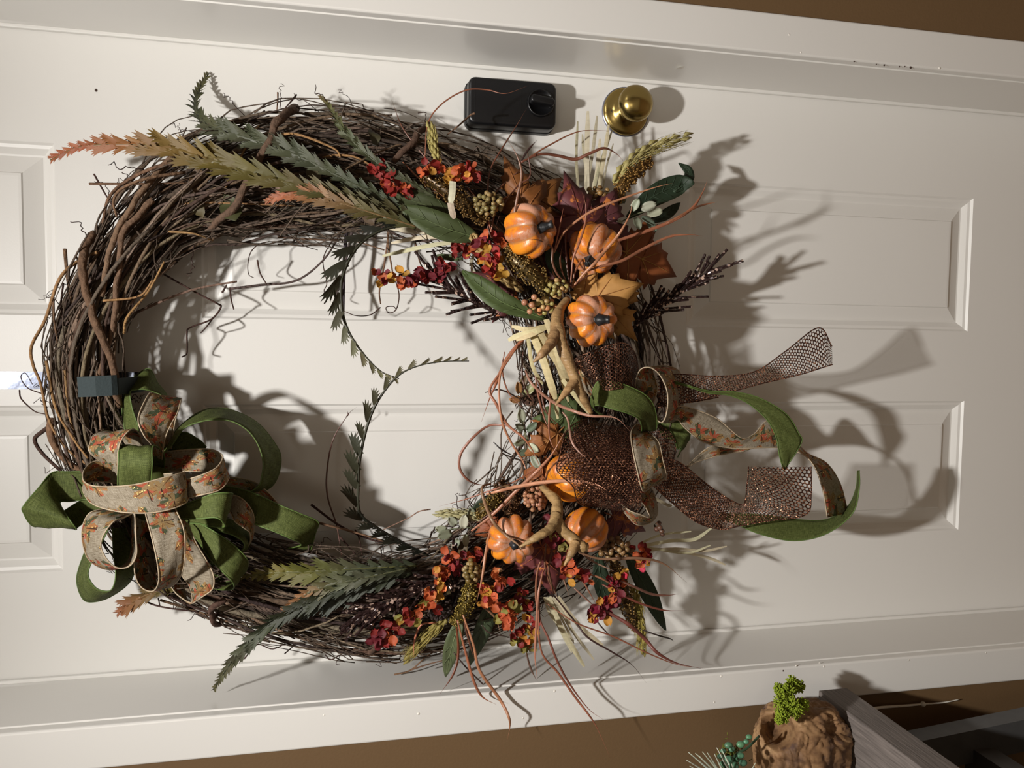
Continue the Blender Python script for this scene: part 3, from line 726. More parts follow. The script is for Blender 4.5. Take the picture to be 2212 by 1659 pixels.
bow = thing('burlap_and_green_bow', 'upper bow of green linen and maple-leaf-printed burlap loops on the wreath', 'bow', P(320, 1060, .13))
BURL = [
 ('loop',[(300,1005,.12,290,1050,.12),(215,995,.13,215,1040,.13),(184,1012,.15,180,1050,.15),(182,1040,.19,195,1085,.19),(215,1051,.21,250,1104,.215),(290,1047,.22,320,1108,.225),(360,1030,.215,375,1098,.22),(397,1020,.2,404,1083,.205),(392,1021,.18,398,1070,.18),(352,1024,.15,350,1070,.15)]),
 ('loop',[(240,1012,.17,255,1030,.19),(215,995,.19,254,1000,.21),(193,975,.2,256,970,.22),(196,955,.19,266,945,.215),(205,938,.17,286,927,.2),(232,931,.14,302,939,.17),(262,945,.12,307,962,.14),(282,980,.11,312,992,.12)]),
 ('loop',[(330,985,.16,350,992,.15),(328,962,.195,352,972,.175),(312,942,.21,357,945,.19),(299,912,.21,370,915,.19),(304,885,.2,384,890,.18),(323,850,.17,391,862,.15),(330,858,.14,390,870,.12),(335,900,.11,378,912,.1),(340,960,.11,370,970,.1)]),
 ('loop',[(335,978,.12,340,1015,.12),(400,972,.13,400,1018,.13),(450,970,.14,455,1020,.14),(477,980,.16,489,1028,.16),(480,993,.18,493,1036,.18),(465,1012,.195,475,1058,.195),(430,1028,.2,440,1068,.2),(395,1037,.19,400,1076,.19),(350,1045,.16,350,1080,.16)]),
 ('loop',[(240,1098,.14,285,1110,.16),(200,1105,.15,268,1118,.18),(184,1122,.15,245,1127,.195),(177,1150,.15,223,1157,.2),(181,1184,.15,219,1184,.2),(195,1212,.15,234,1212,.2),(225,1229,.14,256,1227,.2),(255,1228,.13,281,1222,.2),(280,1205,.12,295,1198,.2),(285,1160,.12,294,1160,.19),(285,1105,.12,291,1100,.18)]),
 ('loop',[(312,1085,.18,375,1080,.18),(314,1107,.2,379,1098,.2),(328,1160,.23,396,1140,.22),(340,1215,.235,400,1190,.225),(343,1255,.22,392,1240,.21),(330,1277,.19,368,1268,.17),(305,1268,.16,340,1265,.13),(291,1235,.14,335,1230,.1),(292,1170,.14,330,1170,.1),(297,1105,.14,330,1105,.11)]),
 ('loop',[(375,1110,.14,405,1130,.14),(388,1160,.17,425,1175,.17),(393,1215,.185,450,1217,.185),(394,1243,.185,462,1247,.19),(406,1260,.18,459,1272,.187),(414,1280,.17,437,1289,.176),(413,1302,.15,411,1304,.145),(385,1286,.13,402,1290,.11),(368,1266,.12,395,1255,.1)]),
 ('loop',[(470,1078,.12,470,1098,.13),(502,1070,.14,495,1105,.15),(526,1080,.15,507,1126,.16),(545,1105,.15,525,1139,.16),(549,1132,.14,540,1152,.15),(544,1165,.12,538,1176,.13),(524,1187,.11,520,1190,.11)]),
 ('tail',[(470,1026,.1,475,1048,.11),(540,1038,.1,540,1062,.11),(575,1060,.1,575,1080,.1),(602,1090,.1,598,1094,.1)])]
GREEN = [
 ('loop',[(280,960,.1,300,950,.12),(270,930,.1,298,920,.13),(264,880,.09,286,883,.125),(270,843,.085,281,848,.125),(290,814,.08,293,842,.125),(322,797,.08,312,841,.125),(341,828,.08,335,848,.12),(363,861,.09,350,860,.12),(350,905,.1,335,905,.11)]),
 ('loop',[(345,985,.1,350,985,.13),(362,956,.095,374,958,.13),(385,925,.085,397,926,.13),(420,896,.075,430,912,.13),(456,882,.065,462,907,.13),(502,886,.06,500,910,.13),(556,913,.06,535,930,.13),(592,955,.06,558,962,.13),(607,988,.06,568,998,.13),(600,1030,.07,565,1030,.13),(578,1057,.08,556,1052,.13),(520,1075,.09,520,1072,.12)]),
 ('loop',[(262,1090,.18,330,1085,.18),(255,1048,.21,327,1042,.215),(256,1005,.228,329,1003,.233),(259,967,.215,330,964,.22),(275,963,.18,346,970,.18),(285,990,.15,356,990,.15),(290,1040,.13,350,1040,.13)]),
 ('loop',[(250,1020,.1,250,1070,.1),(200,1018,.1,200,1076,.1),(150,1019,.1,155,1083,.1),(113,1021,.1,130,1085,.105),(85,1052,.12,140,1108,.13),(53,1090,.13,152,1125,.145),(50,1106,.125,165,1142,.14),(76,1138,.11,162,1143,.12),(125,1112,.1,170,1137,.1),(160,1090,.095,195,1118,.095),(210,1060,.1,230,1095,.1)]),
 ('loop',[(215,1130,.1,240,1130,.12),(198,1162,.09,225,1162,.12),(181,1198,.08,205,1200,.13),(166,1250,.08,190,1240,.13),(178,1292,.08,207,1270,.13),(202,1300,.08,234,1277,.13),(242,1287,.08,246,1264,.13),(284,1252,.08,250,1236,.13),(293,1200,.09,245,1190,.12),(292,1140,.1,243,1140,.12)]),
 ('loop',[(345,1100,.14,350,1125,.15),(385,1094,.17,388,1120,.18),(430,1078,.19,430,1120,.2),(465,1066,.2,466,1118,.21),(497,1065,.195,482,1128,.205),(502,1070,.175,484,1138,.185),(482,1090,.155,455,1137,.165),(440,1108,.14,430,1131,.15),(390,1115,.12,390,1130,.13)]),
 ('loop',[(440,1105,.12,440,1135,.14),(480,1117,.13,470,1146,.15),(515,1130,.13,500,1155,.16),(538,1148,.12,522,1167,.16),(541,1172,.11,528,1180,.16),(522,1193,.1,518,1191,.16),(490,1180,.09,490,1178,.15),(465,1150,.09,465,1155,.15)]),
 ('loop',[(395,1108,.12,405,1145,.12),(425,1127,.14,428,1168,.14),(466,1150,.16,453,1206,.17),(510,1182,.17,482,1236,.18),(535,1212,.16,503,1258,.175),(526,1240,.13,502,1273,.15),(490,1257,.11,470,1273,.12),(468,1240,.1,457,1264,.11),(455,1205,.1,450,1228,.1)]),
 ('tail',[(450,1045,.11,460,1085,.12),(490,1050,.12,500,1108,.13),(545,1064,.13,545,1130,.14),(602,1090,.14,590,1147,.15),(650,1110,.14,625,1162,.15),(687,1127,.13,644,1170,.14),(682,1150,.115,650,1178,.12),(672,1188,.1,622,1185,.1)]),
 ('tail',[(355,968,.09,375,985,.09),(393,934,.09,400,970,.09),(430,950,.085,430,968,.085),(446,966,.08,444,969,.08)])]
for k, (nm, st) in enumerate(BURL): ribbon(bow, 'burlap_' + nm, st, M['burlap'], .31 * k + .05, CREAM)
for k, (nm, st) in enumerate(GREEN): ribbon(bow, 'green_' + nm, st, M['green'], .27 * k, srgb(86, 108, 50))
kc = P(325, 1062, .145)
put('knot', MB().tube([kc + V3((x * .02, .01 - .012 * math.cos(x * 1.5), 0)) for x in (-1, -.5, 0, .5, 1)], lambda t: .02 + .008 * abs(t - .5), 10), M['green'], bow)

bow2 = thing('copper_mesh_bow', 'lower bow of glittering copper mesh with burlap and green streamers', 'bow', P(1400, 950, .13))
NET = [
 ('mesh_loop',[(1235,800,.11,1275,845,.12),(1243,776,.16,1285,836,.17),(1290,755,.2,1310,842,.21),(1345,741,.2,1342,838,.21),(1371,762,.17,1362,838,.185),(1379,800,.12,1372,842,.14)]),
 ('mesh_loop',[(1285,908,.12,1350,920,.12),(1262,906,.15,1362,925,.15),(1225,930,.195,1368,950,.19),(1209,985,.225,1368,985,.22),(1204,1018,.23,1374,1020,.225),(1237,1050,.225,1384,1058,.215),(1248,1084,.2,1382,1096,.19),(1275,1092,.15,1360,1106,.15),(1262,1050,.125,1370,1060,.125),(1245,1000,.125,1365,990,.125),(1275,930,.12,1358,940,.12)]),
 ('mesh_loop',[(1290,912,.14,1350,925,.14),(1240,940,.175,1366,960,.17),(1228,990,.195,1366,1000,.19),(1240,1035,.2,1376,1035,.195),(1262,1078,.185,1378,1088,.18)]),
 ('mesh_tail',[(1420,812,.14,1420,880,.14),(1473,809,.16,1479,870,.16),(1549,813,.165,1563,851,.165),(1630,803,.17,1644,829,.17),(1698,758,.17,1725,810,.175),(1768,708,.165,1780,793,.18),(1797,748,.165,1799,787,.18)]),
 ('mesh_tail',[(1395,975,.14,1385,1020,.14),(1425,985,.15,1410,1048,.15),(1470,1000,.15,1450,1085,.15),(1530,1048,.15,1505,1128,.15),(1578,1080,.15,1557,1143,.15),(1604,1090,.155,1598,1136,.16),(1611,1075,.16,1660,1125,.168),(1613,1050,.17,1740,1112,.178),(1616,1030,.175,1752,1070,.18),(1617,1008,.18,1752,1008,.18)]),
 ('mesh_tail',[(1395,978,.125,1388,1024,.125),(1430,990,.135,1418,1052,.135),(1475,1006,.136,1456,1088,.136),(1533,1052,.136,1510,1128,.136),(1580,1084,.136,1562,1140,.136)]),
 ('mesh_loop',[(1410,915,.11,1395,960,.12),(1440,928,.125,1432,985,.13),(1460,960,.12,1448,1003,.125),(1450,1000,.11,1430,1010,.11)]),
 ('mesh_loop',[(1470,812,.13,1478,870,.13),(1500,835,.14,1500,868,.14),(1550,848,.145,1552,858,.145)])]
BURL2 = [
 ('loop',[(1372,850,.13,1405,885,.13),(1374,820,.17,1420,840,.15),(1385,797,.195,1410,796,.14),(1407,795,.2,1442,791,.13),(1428,814,.2,1469,805,.13),(1442,850,.2,1477,850,.13),(1440,893,.2,1468,900,.13),(1428,913,.19,1436,913,.13),(1410,895,.17,1414,890,.12)]),
 ('tail',[(1440,880,.14,1435,905,.14),(1470,878,.16,1463,906,.16),(1500,884,.16,1480,925,.16),(1550,905,.155,1520,955,.155),(1600,945,.15,1580,968,.15),(1628,938,.14,1622,968,.15),(1660,908,.13,1672,967,.145),(1700,930,.13,1700,970,.14),(1740,976,.13,1738,984,.15),(1785,1000,.13,1762,1014,.16),(1815,1045,.13,1778,1062,.165),(1832,1108,.13,1787,1118,.165)]),
 ('tail',[(1440,1040,.12,1440,1050,.12),(1486,1004,.13,1488,1008,.13),(1530,967,.13,1520,993,.13),(1570,964,.13,1570,980,.13),(1640,966,.13,1610,974,.13)]),
 ('loop',[(1375,915,.14,1390,925,.13),(1364,932,.19,1402,936,.17),(1365,962,.236,1422,954,.22),(1375,1010,.245,1432,995,.232),(1387,1057,.236,1439,1025,.222),(1396,1058,.18,1434,1036,.17),(1395,1020,.15,1420,1010,.14)]),
 ('loop',[(1372,1075,.17,1395,1045,.12),(1390,1090,.18,1410,1060,.125),(1400,1107,.18,1418,1085,.13),(1402,1118,.185,1420,1110,.135),(1385,1112,.19,1405,1129,.15),(1362,1104,.19,1375,1133,.17),(1342,1090,.175,1348,1106,.16)]),
 ('loop',[(1255,770,.12,1262,790,.12),(1240,790,.15,1255,800,.16),(1248,815,.16,1270,820,.17),(1270,850,.15,1290,850,.16),(1290,872,.13,1300,860,.13)])]
GREEN2 = [
 ('loop',[(1300,900,.12,1310,900,.12),(1280,880,.15,1290,888,.15),(1278,856,.18,1283,878,.18),(1294,823,.195,1296,876,.205),(1343,829,.205,1325,884,.215),(1395,854,.205,1357,893,.215),(1415,885,.195,1381,907,.205),(1418,926,.17,1386,932,.175),(1400,930,.14,1375,925,.14)]),
 ('tail',[(1430,815,.14,1430,825,.14),(1475,829,.17,1475,832,.17),(1530,844,.17,1530,849,.17),(1590,847,.17,1575,854,.17),(1644,861,.175,1617,872,.175),(1698,894,.18,1656,906,.18),(1725,935,.18,1676,943,.18),(1731,957,.18,1684,985,.18),(1697,1012,.175,1693,1017,.175)]),
 ('tail',[(1420,915,.11,1430,945,.11),(1445,905,.12,1455,950,.12),(1470,904,.12,1464,970,.12),(1491,928,.12,1472,966,.12),(1488,952,.11,1464,988,.11)]),
 ('tail',[(1555,1108,.10,1550,1122,.10),(1590,1110,.118,1585,1130,.12),(1650,1112,.13,1640,1153,.14),(1720,1122,.13,1715,1168,.15),(1785,1122,.13,1785,1153,.16),(1830,1095,.13,1841,1110,.17),(1849,1055,.14,1856,1055,.18),(1852,1017,.15,1856,1016,.17)])]
for nm, st in NET: netting(bow2, nm, st)
for k, (nm, st) in enumerate(BURL2): ribbon(bow2, 'burlap_' + nm, st, M['burlap'], .37 * k + 3.1, CREAM)
for k, (nm, st) in enumerate(GREEN2): ribbon(bow2, 'green_' + nm, st, M['green'], .29 * k + 3, srgb(86, 108, 50))

# ------------------------------------------------------------------ pumpkins
def pumpkin(label, u, v, d, rpx, axis, ribs=9, flat=0.82, twist=0.0, stem_bend=(0, 0, 0), stem_len=0.5):
    c = P(u, v, d); R_ = pm(rpx, d); t = thing('mini_pumpkin', label, 'pumpkin', c, 'mini pumpkins on the wreath')
    ax = V3(axis).normalized(); X = V3((.2, 1, -.35)) - ax * ax.dot(V3((.2, 1, -.35))); X = X.normalized(); Y = ax.cross(X); twist = 0.0
    m = MB(); m.uv = []; NA, NP = ribs * 8, 20
    for i in range(NP + 1):
        ph = math.pi * i / NP
        for k in range(NA + 1):
            x = k / 8; a = 2 * math.pi * x / ribs + twist
            lob = 1 - 0.15 * (abs(math.cos(math.pi * x)) ** 3.2) * math.sin(ph) ** 0.6
            wob = 1 + .04 * math.sin(3 * a + u) * math.sin(ph)
            r = R_ * math.sin(ph) ** 0.82 * lob * wob
            h = R_ * flat * math.cos(ph) * (1 - 0.34 * math.exp(-(math.sin(ph) / .38) ** 2))
            m.v.append(c + X * (r * math.cos(a)) + Y * (r * math.sin(a)) + ax * h); m.uv.append((x, 1 - i / NP))
    for i in range(NP):
        for k in range(NA): a = i * (NA + 1) + k; m.f.append((a, a + 1, a + NA + 2, a + NA + 1))
    put('body', m, M['pumpkin'], t)
    b0 = c + ax * (R_ * flat * .60); sb = V3(stem_bend) * R_
    pts = catmull([b0, b0 + ax * (R_ * stem_len * .5) + sb * .3, b0 + ax * (R_ * stem_len) + sb], 5)
    m = MB(); m.tube(pts, lambda q: R_ * (.30 - .17 * min(1, q * 1.3) ** .8 + (.03 if q > .85 else 0)), 10)
    for i, p in enumerate(m.v):
        cen = pts[min(i // 10, len(pts) - 1)]
        if i % 2: m.v[i] = cen + (p - cen) * .78
    put('stalk', m, M['stem'], t, srgb(34, 35, 37), label='dark slate-coloured pumpkin stalk')
pumpkin('orange mini pumpkin leftmost of the upper trio, stalk pointing down', 1145, 498, .19, 61, (.05, -.70, -.40), 9, .85, .3, (.10, .05, -.22), .36)
pumpkin('orange mini pumpkin behind copper grass blades, nearest the brass knob', 1284, 537, .16, 60, (-.75, -.55, .45), 9, .9, .2, (0, 0, 0), .35)
pumpkin('bright orange mini pumpkin beside the antler tip, over the tan leaf', 1277, 692, .20, 60, (.02, -.95, -.24), 10, .8, .1, (0, .08, -.26), .36)
pumpkin('orange mini pumpkin half hidden under the copper mesh loop', 1228, 1032, .165, 56, (.3, .35, -.8), 9, .9, .4)
pumpkin('dusty orange mini pumpkin facing straight out, antler point at its stalk', 1105, 1166, .19, 56, (-.04, -1, .0), 10, .78, .15, (.0, 0, .05), .4)
pumpkin('orange mini pumpkin behind the forked antler, stalk turned toward the door', 1266, 1143, .17, 52, (-.5, -.35, .62), 9, .92, .0)

# ------------------------------------------------------------------ antlers
def antler(label, beams, col):
    t = thing('antler', label, 'antler', P(*beams[0][1][0]), 'faux antlers on the wreath')
    for nm, pts_, rr in beams:
        pts = catmull([P(*q) for q in pts_], 7); n = len(rr) - 1
        def r(q):
            x = q * n; i = min(int(x), n - 1); return pm(lerp(rr[i], rr[i + 1], x - i), .2) * (1 + .07 * math.sin(q * 37))
        put(nm, MB().tube(pts, r, 10), M['antler'], t, vary(col, rnd, .06))
antler('tan forked antler crossing the cream straw beside the upper pumpkins', [
 ('beam', [(1226, 645, .185), (1208, 672, .20), (1203, 705, .22), (1215, 750, .235), (1237, 805, .235), (1255, 850, .23), (1277, 893, .22)], (7, 12, 16, 14, 12, 11, 5)),
 ('tine', [(1204, 705, .22), (1192, 738, .24), (1172, 763, .255), (1152, 783, .255)], (14, 12, 9, 2)),
 ('tine', [(1242, 822, .235), (1222, 848, .245), (1200, 875, .25)], (11, 8, 2))], srgb(156, 124, 84))
antler('olive-tan forked antler lying across the two lower pumpkins', [
 ('beam', [(1160, 1040, .16), (1185, 1065, .19), (1203, 1085, .21), (1203, 1115, .225), (1212, 1140, .23), (1238, 1165, .235), (1255, 1180, .24), (1268, 1183, .24)], (6, 10, 13, 13, 13, 13, 14, 11)),
 ('tine', [(1203, 1112, .225), (1190, 1140, .24), (1160, 1160, .25), (1122, 1182, .25)], (13, 11, 9, 2)),
 ('tine', [(1244, 1172, .24), (1234, 1195, .25), (1219, 1222, .255)], (12, 9, 2))], srgb(152, 122, 82))

# ------------------------------------------------------------------ maple leaves
HALF = [(0, 0), (.16, -.13), (.36, -.17), (.33, -.07), (.58, -.03), (.5, .07), (.8, .18), (.98, .42), (.82, .42), (.78, .55), (.6, .49), (.4, .43), (.43, .58), (.57, .72), (.41, .75), (.38, .9), (.25, .89), (.14, 1.06), (0, 1.32)]
OUT = HALF + [(-x, y) for x, y in reversed(HALF[1:-1])]
def maple(label, base, tip, wf, col, spot=False, tilt=(0, 0), curl=.25, veincol=None):
    b, e = P(*base), P(*tip); Yv = e - b; L = Yv.length / 1.32
    X, Y, N = axes(Yv, V3((tilt[0], -1, tilt[1])))
    t = thing('maple_leaf', label, 'leaf', b, 'silk maple leaves on the wreath')
    def S(x, y):
        z = -curl * (x * x * .9 + (y - .4) ** 2 * .35) + .05 * math.sin(5 * x + 3 * y)
        return b + X * (x * L * wf) + Y * (y * L) + N * (z * L)
    m = MB(); c0 = (0, .36); m.v.append(S(*c0)); n = len(OUT)
    for k in (.35, .7, 1.0):
        for x, y in OUT: m.v.append(S(c0[0] + (x - c0[0]) * k, c0[1] + (y - c0[1]) * k))
    for k in range(n): m.f.append((0, 1 + k, 1 + (k + 1) % n))
    for r_ in range(2):
        for k in range(n):
            a = 1 + r_ * n + k; c = 1 + r_ * n + (k + 1) % n; m.f.append((a, a + n, c + n, c))
    o = put('blade', m, M['leafspot'] if spot else M['leaf'], t, col); sm = o.modifiers.new('thickness', 'SOLIDIFY'); sm.thickness = .0006
    m = MB()
    for p in ((0, 1.2), (.8, .38), (-.8, .38), (.42, -.06), (-.42, -.06), (.35, .75), (-.35, .75)):
        s0 = (0, .02) if abs(p[0]) not in (.35,) else (0, .35)
        pts = [S(lerp(s0[0], p[0], k / 6), lerp(s0[1], p[1], k / 6)) + N * .0007 for k in range(7)]
        m.tube(pts, lambda q: .0009 * (1.1 - q), 4)
    m.tube([S(0, -.0), S(0, -.12), S(.02, -.28)], .0011, 5)
    put('veins', m, M['leaf'], t, veincol or tuple(min(1, c * 1.5 + .02) for c in col))
OR = srgb(150, 92, 40); TN = srgb(205, 152, 84); BG = srgb(100, 48, 50); RU = srgb(150, 84, 42)
maple('brown-orange maple leaf standing behind the leftmost upper pumpkin', (1140, 455, .14), (1085, 330, .13), .62, srgb(146, 90, 42), tilt=(-.5, .1), curl=.4)
maple('orange-brown maple leaf between the upper pumpkins and the brown grapevine', (1140, 452, .13), (1216, 378, .12), .85, srgb(150, 96, 44), tilt=(.2, .3))
maple('burgundy maple leaf with orange flecks above the upper pumpkins', (1264, 505, .165), (1220, 362, .15), .72, BG, True, (.1, .1), .3, srgb(120, 64, 58))
maple('smaller purple maple leaf beside the orange-flecked burgundy one', (1288, 500, .15), (1335, 400, .14), .82, srgb(96, 52, 56), True, (.1, .3), .3)
maple('dark red maple leaf wedged between the two upper pumpkins', (1230, 590, .12), (1205, 450, .12), .8, srgb(92, 40, 34))
maple('large rust maple leaf right of the grass-covered pumpkin', (1352, 545, .125), (1468, 598, .115), .92, srgb(156, 88, 46), tilt=(.1, .3), veincol=srgb(200, 150, 80))
maple('rust maple leaf tucked behind the larger rust one near the pale foliage', (1350, 560, .11), (1425, 480, .105), .7, srgb(148, 80, 44), tilt=(.1, .2))
maple('golden tan maple leaf above the bright orange pumpkin', (1255, 655, .165), (1392, 610, .195), .9, TN, tilt=(.0, .7), veincol=srgb(170, 110, 56))
maple('golden tan maple leaf peeking below the bright orange pumpkin', (1305, 650, .14), (1374, 737, .175), .8, TN, tilt=(-.2, .6), veincol=srgb(170, 110, 56))
maple('burgundy maple leaf behind the tan wheat and green willow leaf', (1110, 620, .12), (1012, 585, .11), .6, srgb(92, 46, 46), True, curl=.35)
maple('dark burgundy maple leaf beside the brown glitter twigs', (1105, 640, .115), (1062, 700, .10), .7, srgb(84, 40, 40), True)
maple('orange-brown maple leaf left of the copper mesh loop', (1205, 935, .13), (1128, 990, .125), .75, srgb(168, 104, 52), tilt=(-.2, .1), veincol=srgb(200, 140, 80))
maple('rust maple leaf hanging under the mesh-covered pumpkin', (1170, 1000, .12), (1178, 1105, .12), .55, srgb(160, 92, 46), tilt=(-.4, 0))
maple('burgundy maple leaf with orange veins below the front-facing pumpkin', (1170, 1180, .14), (1200, 1298, .13), .7, srgb(112, 56, 56), True, (0, -.1), .3, srgb(190, 110, 70))
maple('burgundy maple leaf right of the pumpkin behind the antler', (1325, 1115, .12), (1400, 1150, .11), .8, srgb(112, 58, 60), True, (0, -.2), .3, srgb(190, 120, 90))
maple('small rust maple leaf left of the front-facing pumpkin', (1075, 1130, .12), (1020, 1160, .11), .8, srgb(158, 84, 44))
maple('dark crimson maple leaf between the two lower pumpkins', (1195, 1220, .13), (1165, 1140, .12), .7, srgb(104, 40, 36))
maple('green ivy-shaped leaf under the copper mesh loop', (1245, 895, .135), (1150, 905, .125), .8, srgb(84, 100, 56), curl=.3)

# ------------------------------------------------------------------ long willow leaves
def longleaf(label, pts_, wpx, col, roll=0.0, curl=.25):
    pts = catmull([P(*q) for q in pts_], 6); n = len(pts); t = thing('willow_leaf', label, 'leaf', pts[0], 'long green willow leaves on the wreath')
    W = pm(wpx, .12) / 2; m = MB(); mid = []
    for i, p in enumerate(pts):
        T = (pts[min(i + 1, n - 1)] - pts[max(i - 1, 0)]).normalized(); N = TOCAM + V3((roll, 0, roll * .5)); X, _, N = axes(T, N)
        q = i / (n - 1); w_ = W * max(.02, math.sin(math.pi * min(1, q * .96 + .03)) ** .75)
        for k in range(-2, 3): m.v.append(p + X * (w_ * k / 2) + N * (abs(k / 2) ** 1.5 * w_ * curl + .0008 * math.sin(i * 1.3 + k)))
        mid.append(p + N * .0006)
    for i in range(n - 1):
        for k in range(4): a = i * 5 + k; m.f.append((a, a + 1, a + 6, a + 5))
    o = put('blade', m, M['leaf'], t, col); sm = o.modifiers.new('thickness', 'SOLIDIFY'); sm.thickness = .0006
    vm = MB().tube(mid, lambda q: .0009 * (1.1 - q), 4)
    for i in range(2, n - 2, 2):
        for s in (-1, 1):
            a = mid[i]; b = m.v[min(i + 2, n - 1) * 5 + (2 + 2 * s)]
            vm.tube([a, a.lerp(b, .5), a.lerp(b, .85)], .0003, 3)
    put('veins', vm, M['leaf'], t, tuple(min(1, c * 1.9 + .02) for c in col))
GD = srgb(70, 78, 44)
longleaf('dark green willow leaf lying under the fern fronds, upper of the overlapping two', [(990, 468, .13), (910, 440, .135), (835, 415, .13)], 46, GD)
longleaf('broad dark green willow leaf pointing from the white straw to the fern fronds', [(1035, 515, .15), (950, 488, .155), (862, 445, .145)], 56, srgb(74, 86, 48))
longleaf('green willow leaf left of the antler, below the tan wheat', [(1180, 690, .165), (1090, 655, .17), (1040, 620, .16), (998, 585, .15)], 44, srgb(80, 96, 50))
longleaf('dark green curled willow leaf reaching toward the gold millet head', [(1355, 470, .11), (1410, 425, .105), (1465, 400, .10), (1500, 395, .11)], 52, srgb(44, 62, 42))
longleaf('narrow dark green leaf with a hooked tip near the door panel corner', [(1455, 415, .105), (1480, 395, .10), (1488, 372, .09), (1466, 352, .085)], 26, srgb(46, 64, 44))
longleaf('dark green leaf behind the pale glossy foliage', [(1400, 480, .10), (1440, 462, .095), (1470, 438, .09)], 26, srgb(40, 54, 38))
longleaf('grey green willow leaf hanging over the jamb, below the copper grass', [(1000, 1330, .13), (978, 1390, .13), (962, 1462, .11)], 36, srgb(98, 108, 72), .2)
longleaf('grey green willow leaf crossed by straight shadows beside the jamb', [(1062, 1295, .12), (1045, 1350, .11), (1012, 1440, .09)], 44, srgb(82, 96, 68), -.3)
longleaf('dark green willow leaf pointing down past the burgundy flowers', [(1350, 1190, .11), (1395, 1270, .10), (1438, 1362, .09)], 42, srgb(52, 70, 44))
longleaf('short dark green leaf beside the burgundy flower cluster', [(1290, 1195, .11), (1300, 1260, .105), (1318, 1322, .10)], 40, srgb(44, 60, 40), .2)
longleaf('dark green leaf showing between the upper pumpkins', [(1225, 610, .14), (1200, 570, .15), (1185, 535, .14)], 40, srgb(46, 70, 48))
longleaf('small green leaf beside the red berries inside the ring', [(1000, 560, .09), (970, 556, .09), (935, 552, .085)], 14, srgb(86, 100, 62))
longleaf('shadowed green leaf against the left of the lower arrangement', [(1100, 1060, .10), (1050, 1085, .095), (1015, 1110, .09)], 30, srgb(58, 68, 44))

# pale glossy eucalyptus sprigs: each rounded leaf a part
def sprig(label, stem, leaves, cols, rpx):
    pts = catmull([P(*q) for q in stem], 6); t = thing('eucalyptus_sprig', label, 'sprig', pts[0], 'pale eucalyptus sprigs on the wreath')
    put('stem', MB().tube(pts, .0011, 5), M['leaf'], t, srgb(120, 126, 96))
    for i, (u, v, d, ang) in enumerate(leaves):
        c = P(u, v, d); a = math.radians(ang); Yv = (P(u + math.cos(a) * 30, v - math.sin(a) * 30, d + .006) - c)
        X, Y, N = axes(Yv, V3((rnd.uniform(-.5, .5), -1, rnd.uniform(-.5, .5)))); R_ = pm(rpx, d) * rnd.uniform(.8, 1.1); m = MB()
        for k in range(7):
            q = k / 6
            for j in (-1, -.5, 0, .5, 1):
                m.v.append(c + Y * (R_ * 2 * q) + X * (j * R_ * .62 * math.sin(math.pi * (.06 + q * .92)) ** .6) + N * (R_ * (.25 * j * j - .3 * (q - .5) ** 2)))
        for k in range(6):
            for j in range(4): a_ = k * 5 + j; m.f.append((a_, a_ + 1, a_ + 6, a_ + 5))
        o = put('leaf', m, M['succ'], t, vary(cols[i % len(cols)], rnd, .12)); sm = o.modifiers.new('thickness', 'SOLIDIFY'); sm.thickness = .0006
PALE = [srgb(152, 156, 136), srgb(128, 134, 112), srgb(168, 170, 150)]
sprig('pale glossy eucalyptus sprig right of the purple maple leaf', [(1340, 480, .11), (1375, 462, .12), (1405, 455, .12)], [(1365, 455, .125, 60), (1372, 470, .13, -70), (1385, 452, .125, 20), (1385, 470, .13, -30), (1398, 462, .125, 10), (1345, 440, .115, 100), (1340, 475, .115, -110), (1398, 478, .12, -50)], PALE + [srgb(96, 108, 92)], 17)
sprig('pale eucalyptus sprig left of the front-facing pumpkin', [(1050, 1140, .11), (1000, 1140, .115), (965, 1145, .11)], [(985, 1135, .12, 130), (975, 1150, .12, 200), (1000, 1140, .125, 80), (1005, 1155, .12, -90), (1020, 1125, .12, 100), (965, 1145, .115, 170), (990, 1165, .115, -120)], PALE, 16)
sprig('pale eucalyptus sprig beside the orange-brown leaf inside the ring', [(1155, 985, .115), (1140, 950, .12), (1125, 905, .12)], [(1130, 930, .125, 140), (1128, 912, .12, 100), (1138, 930, .125, 40), (1135, 950, .125, 200), (1142, 960, .125, -40), (1140, 975, .12, 190), (1150, 985, .12, -60)], PALE[1:] + [srgb(110, 126, 104)], 15)
sprig('mottled leaf bud between the grass stems inside the ring', [(1150, 880, .10), (1130, 850, .11), (1125, 830, .11)], [(1122, 850, .12, 100), (1128, 835, .12, 70), (1135, 850, .12, 40), (1125, 862, .115, 180)], [srgb(150, 110, 70), srgb(96, 80, 56), srgb(140, 140, 96)], 17)

